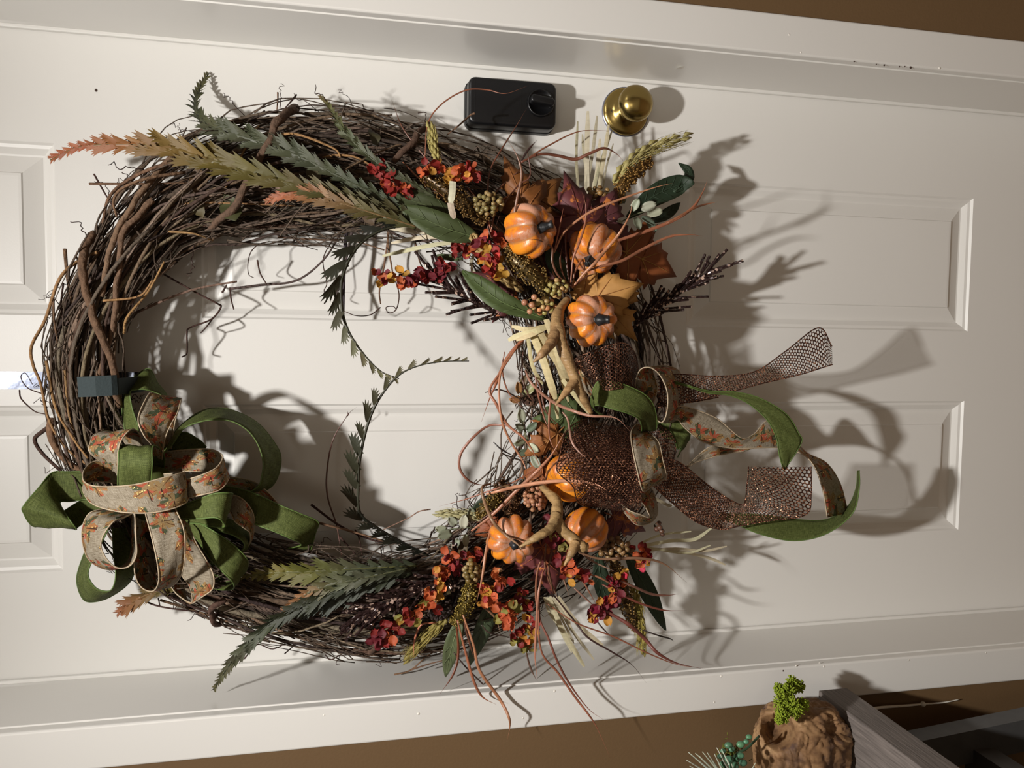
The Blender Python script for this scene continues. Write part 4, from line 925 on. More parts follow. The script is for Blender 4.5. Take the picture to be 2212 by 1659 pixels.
# ------------------------------------------------------------------ fern fronds
def leaflet_mesh():
    m = MB(); T_ = [(0, .17), (.3, .2), (.46, .26), (.64, .50), (.62, .26), (.84, .46), (.76, .22), (1.0, .34), (.86, .14), (1.12, .16), (.90, .03), (1.06, -.04), (.8, -.08), (.55, -.14), (.25, -.18), (0, -.18)]
    n = len(T_)
    m.v.append(V3((.42, .02, .03)))
    for x, y in T_: m.v.append(V3((x, y, .07 * math.sin(x * 3) - .3 * y * y)))
    for k in range(n): m.f.append((0, 1 + (k + 1) % n, 1 + k))
    return m.mesh('leaflet', mat=M['frond'])
LEAFLET = leaflet_mesh()
def frond(label, pts_, lenpx, cols, step=16, sides=(1, -1), ang=38, base_bare=0.0, roll=0.0, rmm=1.2, peak=.45):
    """pts from tip to base; lenpx: longest leaflet; cols: colours tip .. base"""
    pts = catmull([P(*q) for q in pts_], 10); n = len(pts); t = thing('fern_frond', label, 'fern frond', pts[-1], 'silk fern fronds on the wreath')
    L = [0]
    for i in range(1, n): L.append(L[-1] + (pts[i] - pts[i - 1]).length)
    def col(q):
        x = q * (len(cols) - 1); i = min(int(x), len(cols) - 2); return tuple(lerp(cols[i][c], cols[i + 1][c], x - i) for c in range(3))
    put('rachis', MB().tube(pts, lambda q: rmm * .001 * (.35 + .65 * q), 6), M['frond'], t, col(.6))
    S_ = pm(step * 1.22, .12); j = 0; l = 0.0; wbw = pm(lenpx, .12) * (.15 if len(sides) > 1 else .06)
    for a in range(6):
        i0, i1 = int(a * (n - 1) / 6), int((a + 1) * (n - 1) / 6) + 1
        put('web', MB().tube(pts[i0:i1], lambda z: wbw * min(1, .12 + (a + z) / 6 * 2), 6, .12, TOCAM + V3((roll, 0, roll))), M['frond'], t, col(min(1, (a + .5) / 6 + .05)))
    while True:
        l += S_ * min(1, .42 + l / L[-1] * 2.2); q = l / L[-1]
        if q > .985 - base_bare: break
        while j < n - 2 and L[j + 1] < l: j += 1
        p = pts[j].lerp(pts[j + 1], (l - L[j]) / max(1e-9, L[j + 1] - L[j]))
        T = (pts[max(j - 1, 0)] - pts[min(j + 1, n - 1)]).normalized()
        ll = pm(lenpx, .12) * (min(1, .22 + q / peak * .78) if q < peak else 1 - .45 * (q - peak) / (1 - peak)) * rnd.uniform(.85, 1.12)
        for s in sides:
            X, Y, N = axes(T, TOCAM + V3((roll, 0, roll)))
            an = math.radians(ang + 7 + rnd.uniform(-6, 6)); D = (Y * math.cos(an) + X * (s * math.sin(an)) + N * rnd.uniform(.0, .3)).normalized()
            Yy = (T - D * T.dot(D)); Yy = (Yy + N * rnd.uniform(-.25, .25)); Yy = (Yy - D * Yy.dot(D)).normalized(); Zz = D.cross(Yy); Zz = Zz if Zz.dot(N) > 0 else -Zz
            inst('leaflet', LEAFLET, t, frame(p, D, Yy, Zz, ll, ll * .82, ll), vary(col(min(1, q + .08)), rnd, .15))
RUST = srgb(188, 112, 74); OLV = srgb(118, 106, 52); SAGE = srgb(92, 96, 72); DG = srgb(60, 66, 44); DKG = srgb(42, 46, 36); PALEG = srgb(148, 142, 104)
frond('long fern frond with a rust tip reaching past the top of the wreath', [(108, 346, .10), (170, 318, .115), (260, 312, .13), (350, 318, .14), (450, 345, .145), (560, 378, .15), (700, 415, .15), (840, 455, .145), (920, 485, .14)], 62, [RUST, RUST, srgb(150, 118, 62), OLV, srgb(104, 98, 56), srgb(92, 88, 56)], 23, ang=24)
frond('grey green fern frond with an upturned tip against the bare door', [(452, 157, .004), (432, 190, .02), (422, 225, .045), (435, 258, .075), (470, 280, .10), (540, 300, .12), (640, 335, .13), (760, 395, .135), (880, 455, .13)], 50, [srgb(120, 110, 70), srgb(88, 88, 52), srgb(86, 88, 60), SAGE, SAGE, srgb(84, 92, 68)], 19, ang=26)
frond('thin olive fern frond slanting from the top edge of the wreath to the flowers', [(690, 207, .09), (710, 228, .11), (745, 285, .13), (800, 340, .14), (870, 385, .145), (940, 425, .14)], 30, [srgb(150, 120, 80), srgb(116, 112, 64), srgb(96, 102, 68), SAGE, srgb(90, 92, 66)], 13, sides=(-1, 1), ang=20)
frond('short rust-tipped fern frond inside the upper side of the wreath', [(572, 436, .13), (620, 422, .145), (680, 424, .15), (740, 440, .155), (820, 465, .155), (900, 490, .15)], 46, [RUST, RUST, srgb(166, 124, 84), srgb(112, 100, 58), srgb(92, 90, 52)], 16, ang=24)
frond('dark arching fern frond curling down into the open centre', [(862, 818, .17), (820, 800, .175), (778, 755, .175), (748, 705, .17), (737, 650, .165), (742, 590, .16), (775, 530, .155), (830, 495, .15), (900, 485, .14)], 62, [PALEG, PALEG, srgb(140, 138, 108), srgb(84, 84, 66), srgb(58, 58, 42), srgb(52, 52, 40), DKG], 27, sides=(1,), ang=30, rmm=1.6, peak=.6)
frond('dark S-curved fern frond rising from the lower vines into the open centre', [(1013, 780, .19), (960, 781, .195), (905, 790, .195), (860, 812, .19), (820, 860, .185), (795, 915, .18), (778, 990, .17), (774, 1050, .16), (778, 1108, .15), (815, 1140, .13), (870, 1172, .11), (925, 1200, .09)], 54, [PALEG, srgb(128, 118, 84), srgb(112, 108, 80), srgb(78, 78, 60), srgb(60, 60, 44), srgb(54, 54, 40), DKG], 30, sides=(-1,), ang=28, rmm=1.7, peak=.6)
frond('dark green fringe of fern low on the same S-curved stem', [(772, 1102, .155), (800, 1132, .145), (860, 1168, .12), (920, 1196, .095)], 18, [DKG, DKG, DKG], 9, sides=(-1,), ang=30, rmm=1.5)
frond('yellow-green fern frond lying along the lower vines beside the upper bow', [(520, 1245, .13), (590, 1238, .135), (680, 1235, .14), (780, 1228, .14), (900, 1222, .135)], 48, [srgb(124, 118, 52), srgb(134, 126, 56), srgb(118, 116, 52), SAGE, DG], 20, ang=28)
frond('orange-tipped fern frond crossing the lower vines', [(612, 1318, .135), (650, 1290, .14), (700, 1268, .145), (780, 1250, .15), (880, 1228, .145)], 42, [srgb(196, 128, 82), srgb(180, 124, 80), srgb(110, 110, 72), SAGE, DG], 16, ang=24)
frond('long dark fern frond sweeping out past the jamb under the wreath', [(462, 1490, .10), (485, 1452, .115), (520, 1408, .125), (580, 1350, .135), (650, 1312, .14), (740, 1272, .145), (860, 1238, .14)], 46, [srgb(120, 112, 70), srgb(110, 108, 76), srgb(96, 100, 78), DG, DG, DG], 17, sides=(1, -1), ang=20, rmm=1.5)
frond('soft grey green fern frond under the orange-tipped one', [(640, 1330, .12), (700, 1300, .125), (790, 1265, .13), (890, 1235, .13)], 54, [SAGE, srgb(70, 82, 68), DG, DG], 17, ang=28)
frond('rust fern frond tip showing below the upper bow', [(254, 1325, .08), (285, 1302, .09), (330, 1280, .10), (390, 1262, .10)], 44, [RUST, srgb(176, 118, 76), srgb(140, 110, 66), OLV], 16, ang=24)

# ------------------------------------------------------------------ copper grass
COP = srgb(146, 92, 68); COD = srgb(96, 58, 44); COL_ = srgb(176, 122, 92)
def grass(label, blades):
    t = thing('copper_grass_spray', label, 'grass', P(*blades[0][2][0], blades[0][1]), 'copper grass sprays on the wreath')
    for wpx, d0, pts_, *rest in blades:
        c = rest[0] if rest else COP; d1 = rest[1] if len(rest) > 1 else d0
        n = len(pts_) - 1
        pts = catmull([P(u, v, lerp(d0, d1, k / n) + .006 * math.sin(k * 1.9 + u)) for k, (u, v) in enumerate(pts_)], 7)
        R_ = pm(wpx, d0) / 2
        put('blade', MB().tube(pts, lambda q: R_ * (.55 + .45 * math.sin(math.pi * min(1, q * 1.15))) * (1 if q < .7 else max(.12, (1 - q) / .3)), 6, .45, TOCAM), M['grass'], t, vary(c, rnd, .15))
grass('thin copper grass arching over the black deadbolt', [
 (4, .13, [(965, 395), (913, 333), (870, 276), (846, 215)], COD, .10), (3.5, .13, [(918, 340), (924, 268), (954, 225), (1006, 195), (1052, 194), (1092, 202), (1141, 185)], COP, .12),
 (4, .15, [(1050, 440), (1058, 371), (1080, 328), (1113, 276), (1140, 230)], COD, .10), (7, .20, [(1110, 536), (1109, 480), (1118, 425), (1127, 377), (1118, 339), (1096, 301)], srgb(120, 84, 64), .22),
 (4, .13, [(1126, 352), (1150, 336), (1186, 314), (1251, 284), (1322, 282)], COP, .10), (8, .14, [(1126, 350), (1167, 333), (1208, 337), (1243, 344), (1275, 331), (1305, 320), (1330, 331), (1346, 347)], srgb(112, 70, 54), .12),
 (6, .13, [(1124, 352), (1140, 325), (1160, 303)], srgb(66, 44, 40), .10), (5, .14, [(940, 400), (990, 425), (1040, 455), (1080, 500)], COP), (4, .15, [(1010, 405), (1045, 450), (1065, 510), (1088, 548)], COP),
 (4, .14, [(1056, 395), (1050, 450), (1060, 510), (1092, 545)], COD), (4, .14, [(1100, 420), (1075, 445), (1062, 500), (1075, 545)], COP), (4, .13, [(1120, 370), (1085, 400), (1060, 430), (1058, 455)], COD),
 (4, .13, [(905, 380), (960, 425), (1000, 450), (1040, 470)], COP), (4, .15, [(1140, 330), (1145, 380), (1120, 400), (1090, 440), (1070, 490)], COD), (4, .12, [(870, 350), (905, 385), (950, 420)], COP)])
grass('copper grass fanning out over the upper pumpkins toward the door panel', [
 (6, .19, [(1197, 546), (1221, 499), (1275, 458), (1330, 434), (1411, 406), (1452, 396)], COL_, .22), (9, .19, [(1290, 545), (1335, 520), (1397, 499), (1452, 477), (1495, 450), (1517, 417), (1528, 389)], COP, .20),
 (6, .20, [(1440, 483), (1495, 452), (1522, 442), (1550, 436)], COP, .20), (8, .20, [(1255, 590), (1296, 576), (1344, 563), (1393, 536), (1447, 511), (1488, 507), (1518, 510)], COP, .19),
 (8, .19, [(1236, 622), (1258, 595), (1285, 568), (1312, 536), (1339, 503), (1361, 462), (1365, 430)], COL_, .22), (6, .19, [(1233, 610), (1238, 560), (1249, 530), (1263, 487), (1266, 449), (1258, 416)], COP, .21),
 (4, .20, [(1198, 540), (1209, 490), (1217, 449)], COP), (6, .18, [(1233, 620), (1206, 595), (1193, 565), (1192, 535), (1163, 519), (1137, 516)], srgb(110, 72, 52), .22), (5, .17, [(1230, 620), (1222, 536), (1225, 470)], COD),
 (5, .17, [(1235, 622), (1245, 580), (1270, 540), (1275, 520)], COP), (5, .17, [(1228, 618), (1215, 590), (1210, 560), (1215, 530)], COD), (5, .17, [(1226, 616), (1200, 600), (1192, 580)], COP), (5, .17, [(1240, 620), (1262, 600), (1290, 590)], COD),
 (4, .15, [(1255, 640), (1270, 625), (1285, 612)], srgb(140, 80, 50)), (4, .15, [(1318, 645), (1322, 630), (1325, 618)], srgb(150, 84, 50)), (4, .15, [(1325, 650), (1340, 638), (1352, 630)], srgb(150, 84, 50))])
grass('copper grass curling into the open centre beside the cream straw', [
 (9, .16, [(1150, 720), (1125, 738), (1098, 770), (1083, 800), (1072, 827), (1058, 860), (1040, 911)], srgb(154, 94, 66), .14), (6, .16, [(1130, 740), (1092, 780), (1078, 830), (1083, 903), (1102, 952), (1126, 990), (1137, 1017), (1132, 1033)], COL_, .19),
 (7, .16, [(1120, 745), (1080, 805), (1058, 843), (1072, 873), (1096, 917), (1134, 949), (1161, 995), (1175, 1050)], COP, .20), (7, .15, [(1100, 920), (1058, 919), (1023, 944), (996, 979), (993, 1011), (1010, 1036), (1037, 1047), (1070, 1045)], srgb(130, 84, 68), .12),
 (4, .15, [(1160, 1012), (1100, 1046), (1058, 1060), (1004, 1079), (948, 1094)], COP, .11), (9, .16, [(1018, 1147), (1064, 1112), (1118, 1058), (1161, 1017), (1194, 979), (1224, 925)], COL_, .21),
 (9, .17, [(1050, 1068), (1080, 1060), (1113, 1052), (1180, 1041), (1248, 1039), (1289, 1047), (1312, 1060)], srgb(190, 132, 106), .24), (8, .17, [(1060, 1045), (1042, 1052), (1045, 1079), (1064, 1125), (1091, 1155), (1124, 1182), (1137, 1218)], srgb(128, 98, 72), .24),
 (6, .17, [(1175, 780), (1182, 816), (1189, 854), (1186, 908), (1189, 952), (1210, 987)], COP, .19), (6, .19, [(1215, 890), (1227, 908), (1235, 952), (1251, 976), (1265, 988)], srgb(170, 128, 110), .24), (8, .17, [(1135, 800), (1150, 830), (1194, 868), (1237, 887), (1275, 898), (1330, 903), (1362, 933)], srgb(160, 116, 96), .21),
 (5, .14, [(1130, 760), (1128, 810), (1140, 850), (1160, 880)], COD), (5, .14, [(1155, 790), (1160, 840), (1175, 900), (1190, 935)], COP), (4, .13, [(1048, 848), (1080, 842), (1120, 860), (1150, 880)], srgb(60, 46, 40)), (4, .12, [(1066, 955), (1085, 972), (1120, 990)], srgb(40, 34, 32)),
 (4, .14, [(1090, 760), (1085, 800), (1100, 850), (1140, 890)], COP), (5, .15, [(1140, 770), (1165, 830), (1180, 890), (1220, 930)], COD), (5, .14, [(1030, 1130), (1075, 1100), (1120, 1080), (1170, 1050)], COD), (6, .15, [(1070, 1060), (1095, 1050), (1110, 1070), (1085, 1100)], srgb(120, 92, 66))])
grass('copper grass hanging over the jamb below the leftmost lower pumpkin', [
 (7, .19, [(1060, 1140), (1050, 1190), (1042, 1245), (1030, 1300)], COL_, .21), (7, .15, [(985, 1340), (990, 1408), (979, 1456), (951, 1498)], srgb(112, 58, 36), .14), (7, .16, [(988, 1340), (1006, 1410), (1023, 1470), (1042, 1505), (1072, 1522)], COP, .17),
 (8, .16, [(1000, 1328), (1023, 1394), (1036, 1448), (1080, 1511), (1099, 1549), (1101, 1573), (1095, 1602)], COL_, .18), (6, .15, [(1000, 1330), (1012, 1380), (1025, 1425)], COD, .15), (6, .15, [(1012, 1286), (1039, 1307), (1069, 1334), (1082, 1370)], srgb(130, 96, 72), .14),
 (7, .18, [(1172, 1237), (1163, 1286), (1158, 1367), (1156, 1421), (1161, 1471)], srgb(170, 116, 92), .19), (6, .18, [(1172, 1200), (1160, 1240), (1158, 1290), (1163, 1326), (1166, 1380)], COP), (5, .13, [(945, 1345), (910, 1350), (895, 1385), (894, 1420)], srgb(190, 120, 92)),
 (5, .12, [(1135, 1400), (1145, 1440), (1160, 1472)], srgb(84, 60, 50)), (4, .12, [(1040, 1350), (1060, 1368), (1115, 1378)], srgb(60, 46, 40)), (6, .17, [(1062, 1130), (1056, 1180), (1032, 1230)], COP), (4, .13, [(980, 1410), (1010, 1445), (1045, 1480), (1070, 1510)], srgb(60, 44, 40))])
grass('long copper grass trailing from the burgundy leaf across the casing', [
 (6, .18, [(1165, 1300), (1167, 1340), (1185, 1380), (1202, 1424), (1229, 1475), (1270, 1530), (1304, 1555)], srgb(120, 72, 58), .20), (6, .18, [(1163, 1290), (1168, 1402), (1206, 1454), (1244, 1508), (1271, 1543), (1290, 1573), (1318, 1637)], COP, .20),
 (5, .17, [(1190, 1280), (1203, 1294), (1244, 1345), (1271, 1378), (1325, 1410), (1366, 1437), (1396, 1475)], srgb(64, 42, 40), .17), (4, .17, [(1179, 1302), (1244, 1345), (1325, 1375), (1393, 1408), (1461, 1435), (1518, 1443)], COP, .16),
 (10, .16, [(1300, 1315), (1330, 1332), (1361, 1351), (1393, 1380), (1420, 1410), (1461, 1432), (1514, 1444)], srgb(112, 62, 54), .17), (5, .16, [(1195, 1180), (1185, 1230), (1195, 1270), (1210, 1300)], srgb(104, 76, 56)), (6, .18, [(1205, 1190), (1215, 1240), (1230, 1290)], srgb(110, 82, 60)), (5, .17, [(1180, 1170), (1178, 1230), (1200, 1290)], srgb(120, 82, 60)), (4, .13, [(1280, 1330), (1300, 1355), (1325, 1380)], srgb(60, 42, 40)), (4, .13, [(1380, 1358), (1420, 1372), (1448, 1380), (1456, 1386)], srgb(44, 34, 32))])
grass('copper grass pointing away below the pumpkin behind the antler', [
 (7, .19, [(1250, 1193), (1298, 1207), (1380, 1206), (1434, 1218), (1483, 1258)], srgb(128, 96, 74), .18), (7, .16, [(1340, 1255), (1369, 1267), (1407, 1283), (1439, 1286), (1466, 1283)], srgb(124, 84, 68), .15), (6, .16, [(1300, 1262), (1325, 1275), (1380, 1302), (1434, 1318), (1483, 1319)], srgb(120, 66, 52), .15),
 (5, .17, [(1255, 1195), (1285, 1215), (1330, 1235)], srgb(140, 110, 90)), (5, .17, [(1270, 1240), (1300, 1250), (1340, 1275)], srgb(150, 100, 74)), (5, .15, [(1240, 1270), (1262, 1290), (1290, 1315)], srgb(150, 112, 96)), (5, .16, [(1240, 1230), (1262, 1260), (1290, 1310)], srgb(150, 100, 80))])
grass('thin copper twig curving through the open centre near the upper bow', [(4, .05, [(738, 1200), (727, 1135), (708, 1075), (706, 1021), (719, 951), (752, 896), (771, 879)], srgb(92, 62, 54), .03), (3, .05, [(748, 900), (752, 896), (751, 888)], srgb(92, 62, 54))])

# ------------------------------------------------------------------ straw strips
def straw(label, strips_, col):
    t = thing('straw_bundle', label, 'straw', P(*strips_[0][1][0]), 'dried straw strips on the wreath')
    for wpx, pts_ in strips_:
        pts = catmull([P(*q) for q in pts_], 5); R_ = pm(wpx * 1.2, .15) / 2; tw = rnd.uniform(-.4, .4)
        m = MB().tube(pts, lambda q: R_ * (1 if q < .8 else 1 - (q - .8) * 2.5), 6, .12, V3((tw, -1, tw)))
        o = put('strip', m, M['straw'], t, vary(col, rnd, .14), smooth=False)
STR = srgb(206, 194, 160)
straw('pale straw strips standing up beside the brass knob', [(11, [(1268, 430, .10), (1268, 330, .085), (1270, 240, .07)]), (7, [(1250, 425, .10), (1245, 340, .085), (1248, 262, .075)]), (8, [(1262, 425, .10), (1280, 330, .085), (1290, 250, .075)]), (9, [(1290, 425, .10), (1305, 340, .085), (1315, 270, .075)]), (6, [(1275, 425, .10), (1262, 340, .085), (1258, 290, .075)]), (7, [(1280, 425, .10), (1292, 370, .09), (1322, 282, .07)]), (5, [(1300, 420, .10), (1310, 360, .09), (1325, 310, .08)]), (9, [(1272, 430, .10), (1288, 380, .09), (1296, 300, .08)])], srgb(214, 204, 176))
straw('bent white straw over the gold millet', [(13, [(978, 392, .185), (977, 415, .19), (973, 440, .19)]), (13, [(973, 438, .19), (976, 455, .19), (982, 472, .185)])], srgb(226, 216, 192))
straw('pale straw strips fanning into the open centre under the willow leaves', [(10, [(1010, 520, .10), (930, 530, .10), (826, 553, .09)]), (9, [(1000, 515, .10), (920, 512, .10), (845, 525, .09)]), (14, [(985, 505, .10), (920, 500, .10), (840, 492, .095)]), (7, [(1000, 500, .10), (930, 490, .10), (870, 488, .095)]), (6, [(1020, 570, .10), (1020, 585, .10), (1030, 590, .10)]), (7, [(1035, 530, .11), (1022, 555, .11), (1015, 575, .10)])], srgb(216, 206, 176))
straw('cream straw strips crossed by the upper antler', [(15, [(1150, 722, .17), (1170, 770, .19), (1190, 830, .19), (1200, 862, .18)]), (14, [(1165, 715, .18), (1190, 760, .20), (1215, 800, .20), (1238, 843, .19)]), (12, [(1180, 690, .18), (1200, 750, .20), (1215, 800, .20), (1230, 850, .18)]), (9, [(1165, 725, .17), (1185, 800, .185), (1200, 870, .17), (1205, 905, .16)]), (12, [(1190, 700, .18), (1160, 715, .185), (1120, 725, .175), (1098, 735, .165)]), (10, [(1180, 705, .18), (1140, 712, .18), (1105, 705, .17)]), (9, [(1215, 820, .20), (1238, 850, .205), (1274, 895, .20)]), (8, [(1180, 720, .175), (1205, 790, .185), (1228, 868, .17)]), (8, [(1140, 725, .16), (1150, 790, .17), (1172, 830, .16)]), (10, [(1185, 705, .18), (1150, 722, .185), (1115, 735, .18)])], srgb(220, 204, 160))
straw('pale straw strips spreading over the jamb below the burgundy leaf', [(11, [(1185, 1290, .13), (1215, 1360, .13), (1262, 1440, .12)]), (10, [(1205, 1290, .13), (1250, 1350, .125), (1303, 1395, .12)]), (6, [(1180, 1290, .13), (1200, 1340, .125), (1235, 1410, .12)]), (7, [(1195, 1290, .13), (1235, 1360, .12), (1283, 1425, .11)]), (5, [(1190, 1290, .13), (1225, 1360, .12), (1240, 1390, .11)]), (6, [(1200, 1290, .13), (1225, 1330, .125), (1232, 1362, .12)]), (5, [(1176, 1290, .13), (1190, 1330, .12), (1240, 1385, .11)])], srgb(216, 206, 176))
straw('pale straw strips pointing down the door past the lower bow', [(8, [(1385, 1180, .12), (1450, 1168, .115), (1500, 1165, .11), (1538, 1140, .105)]), (7, [(1390, 1185, .12), (1460, 1190, .11), (1530, 1205, .10), (1567, 1220, .10)]), (6, [(1390, 1190, .12), (1460, 1185, .11), (1520, 1190, .10), (1570, 1180, .10)]), (5, [(1380, 1175, .12), (1430, 1155, .115), (1493, 1148, .11)]), (5, [(1385, 1180, .12), (1480, 1195, .11), (1535, 1178, .105)]), (7, [(1385, 1060, .12), (1440, 1090, .115), (1452, 1092, .11)])], srgb(212, 202, 172))

# ------------------------------------------------------------------ wheat heads
def wheat(label, pts_, wpx, col, n_awn=70, awn=.6):
    pts = catmull([P(*q) for q in pts_], 8); n = len(pts); t = thing('wheat_head', label, 'wheat', pts[0], 'wheat heads on the wreath')
    W = pm(wpx, .14) / 2
    put('stalk', MB().tube(pts, .001, 5), M['straw'], t, col)
    m = MB(); L = sum((pts[i + 1] - pts[i]).length for i in range(n - 1))
    for i in range(26):
        q = i / 26; p = pts[min(n - 2, int(q * (n - 1)))]; T = (pts[min(n - 1, int(q * (n - 1)) + 1)] - p).normalized()
        X, Y, N = axes(T, TOCAM); a = i * 2.4; o = X * math.cos(a) + N * math.sin(a)
        m.tube([p + o * W * .15, p + o * W * .42 + Y * W * .5, p + o * W * .3 + Y * W * 1.3], lambda z: W * .28 * math.sin(math.pi * (.12 + z * .8)), 5)
    put('kernels', m, M['straw'], t, tuple(c * .8 for c in col), kind='stuff')
    m = MB()
    for i in range(n_awn):
        q = rnd.uniform(0, .75); k = min(n - 2, int(q * (n - 1))); p = pts[k]; T = (pts[k + 1] - p).normalized(); X, Y, N = axes(T, TOCAM)
        a = rnd.uniform(0, 6.28); o = X * math.cos(a) + N * math.sin(a); Q = pts[min(n - 1, k + int(n * .45))] + o * W * rnd.uniform(.3, 1.0) * awn / .6
        m.tube([p, p.lerp(Q, .5) + o * W * .35, Q], lambda z: .00055 * (1.15 - z), 3)
    put('awns', m, M['straw'], t, tuple(min(1, c * 1.1) for c in col), kind='stuff')
WH = srgb(186, 172, 104)
wheat('pale wheat head leaning beneath the brass knob', [(1325, 395, .12), (1360, 350, .115), (1410, 315, .105), (1487, 296, .10)], 44, srgb(196, 184, 120), 110)
wheat('short wheat head behind the orange flowers near the deadbolt', [(945, 350, .14), (938, 315, .14), (930, 272, .135)], 30, srgb(188, 174, 104), 60)
wheat('braided tan wheat head beside the gold millet and upper pumpkin', [(1020, 505, .155), (1045, 555, .165), (1080, 595, .165), (1120, 625, .15)], 34, srgb(190, 160, 104), 70)
wheat('green-gold wheat head hanging near the dark pine cone', [(965, 1330, .13), (930, 1368, .125), (875, 1425, .11)], 38, srgb(164, 148, 78), 110)
wheat('feathery wheat head pointing into the centre above the pale eucalyptus', [(1045, 1120, .12), (1000, 1112, .12), (948, 1108, .11)], 34, srgb(196, 188, 140), 70)
wheat('wheat head hanging beside the lower gold millet over the jamb', [(1368, 1265, .13), (1382, 1330, .125), (1388, 1414, .11)], 36, srgb(180, 164, 84), 110)

# ------------------------------------------------------------------ gold millet heads and berry clusters
def millet(label, pts_, wpx, col, n_=420, r=.0014):
    pts = catmull([P(*q) for q in pts_], 8); n = len(pts); t = thing('millet_head', label, 'millet', pts[0], 'gold millet heads on the wreath')
    W = pm(wpx, .15) / 2
    put('core', MB().tube(pts, lambda q: W * .75 * (.35 + .65 * math.sin(math.pi * (.12 + q * .8))), 8), M['seed'], t, tuple(c * .35 for c in col))
    m = MB()
    for i in range(n_):
        q = rnd.random(); x = q * (n - 1); k = min(n - 2, int(x)); p = pts[k].lerp(pts[k + 1], x - k); T = (pts[k + 1] - pts[k]).normalized(); X, Y, N = axes(T, TOCAM)
        a = rnd.uniform(0, 6.28); w_ = W * (.4 + .6 * math.sin(math.pi * (.12 + q * .8))) * rnd.uniform(.75, 1.05) * (1 + .15 * math.sin(q * 30 + a * 2))
        m.ball(p + (X * math.cos(a) + N * math.sin(a)) * w_, r * rnd.uniform(.75, 1.2), 5, 4)
    put('seeds', m, M['seed'], t, col, kind='stuff')
GO = srgb(128, 98, 50)
millet('gold millet head between the tan wheat and the upper berries', [(1095, 530, .17), (1115, 560, .18), (1150, 590, .185), (1190, 635, .175)], 52, srgb(124, 100, 54), 620)
millet('dark gold millet head under the orange flowers and bent straw', [(915, 375, .15), (965, 410, .155), (1010, 445, .155), (1050, 480, .15)], 46, srgb(104, 78, 38), 520)
millet('gold millet head below the brass knob beside the wheat', [(1405, 346, .11), (1372, 372, .12), (1345, 400, .125), (1330, 440, .12)], 38, srgb(148, 112, 58), 420)
millet('gold millet head between the flowers and the front-facing pumpkin', [(1022, 1240, .15), (1015, 1285, .16), (1000, 1320, .155), (978, 1345, .14)], 36, srgb(132, 112, 50), 460)
millet('gold millet head hanging beside the last wheat head over the jamb', [(1320, 1195, .14), (1338, 1250, .14), (1355, 1310, .135), (1372, 1358, .12)], 38, srgb(126, 98, 52), 520)
millet('short gold millet tuft left of the pinkish berries', [(1080, 1065, .12), (1060, 1090, .13), (1030, 1115, .125)], 36, srgb(128, 104, 52), 320)
millet('dark brown millet filling between flowers at the wreath front', [(1075, 1040, .125), (1110, 1080, .13), (1095, 1110, .125)], 44, srgb(92, 62, 36), 320)

BERRY = MB().ball(V3((0, 0, 0)), 1.0, 10, 7).mesh('berry', mat=M['berry'])
def berries(label, u, v, d, su, sv, n_, rpx, cols):
    c = P(u, v, d); t = thing('berry_cluster', label, 'berries', c, 'berry clusters on the wreath')
    base = c + V3((0, .03, 0)); m = MB(); r = pm(rpx, d); done = []
    for i in range(n_ * 6):
        if len(done) >= n_: break
        x, y = rnd.uniform(-1, 1), rnd.uniform(-1, 1)
        if x * x + y * y > 1: continue
        p = P(u + x * su, v + y * sv, d + .012 * math.sqrt(max(0, 1 - x * x - y * y)) + rnd.uniform(-.006, .004))
        if any((p - q).length < r * 1.55 for q in done): continue
        done.append(p); k = r * rnd.uniform(.85, 1.12)
        inst('berry', BERRY, t, Matrix.Translation(p) @ Matrix.Scale(k, 4), vary(rnd.choice(cols), rnd, .12))
        m.tube([base, base.lerp(p, .6) + V3((0, .004, 0)), p], .0006, 4)
    put('stalks', m, M['vine'], t, srgb(110, 90, 50))
BY = [srgb(156, 142, 86), srgb(146, 134, 78), srgb(170, 140, 92)]
berries('olive berries between the gold millet and the antler tip', 1202, 622, .185, 24, 20, 24, 5.5, BY)
berries('olive and peach berries below the gold millet', 1175, 660, .18, 26, 17, 24, 6, BY + [srgb(186, 128, 84)])
berries('few large peach berries on the willow leaf', 1145, 648, .185, 16, 26, 4, 7.5, [srgb(170, 120, 90)])
berries('tan berries beside the leftmost upper pumpkin', 1055, 440, .165, 30, 24, 34, 6, [srgb(140, 118, 74), srgb(120, 106, 66)])
berries('brown berries below the gold millet near the knob', 1295, 418, .125, 30, 14, 22, 6, [srgb(142, 110, 62), srgb(120, 92, 52)])
berries('pinkish berries left of the lower antler', 1155, 1070, .16, 22, 34, 44, 5.5, [srgb(166, 118, 86), srgb(152, 104, 78)])
berries('tan brown berries right of the pumpkin behind the antler', 1330, 1185, .15, 36, 24, 44, 6.5, [srgb(128, 98, 62), srgb(148, 118, 78), srgb(108, 80, 50)])
berries('olive berries above the gold millet by the flowers', 1020, 1235, .165, 18, 26, 24, 6, [srgb(116, 94, 48), srgb(100, 82, 44), srgb(150, 126, 86)])
berries('small red berries beside the pale straw', 1000, 525, .11, 14, 12, 9, 5, [srgb(150, 60, 48), srgb(170, 80, 60)])
berries('dark brown berries dangling below the mesh bow', 1430, 1145, .13, 12, 22, 5, 6, [srgb(92, 62, 48)])
berries('few cream berries among the flowers under the front-facing pumpkin', 1075, 1240, .16, 10, 14, 5, 5, [srgb(180, 146, 110)])

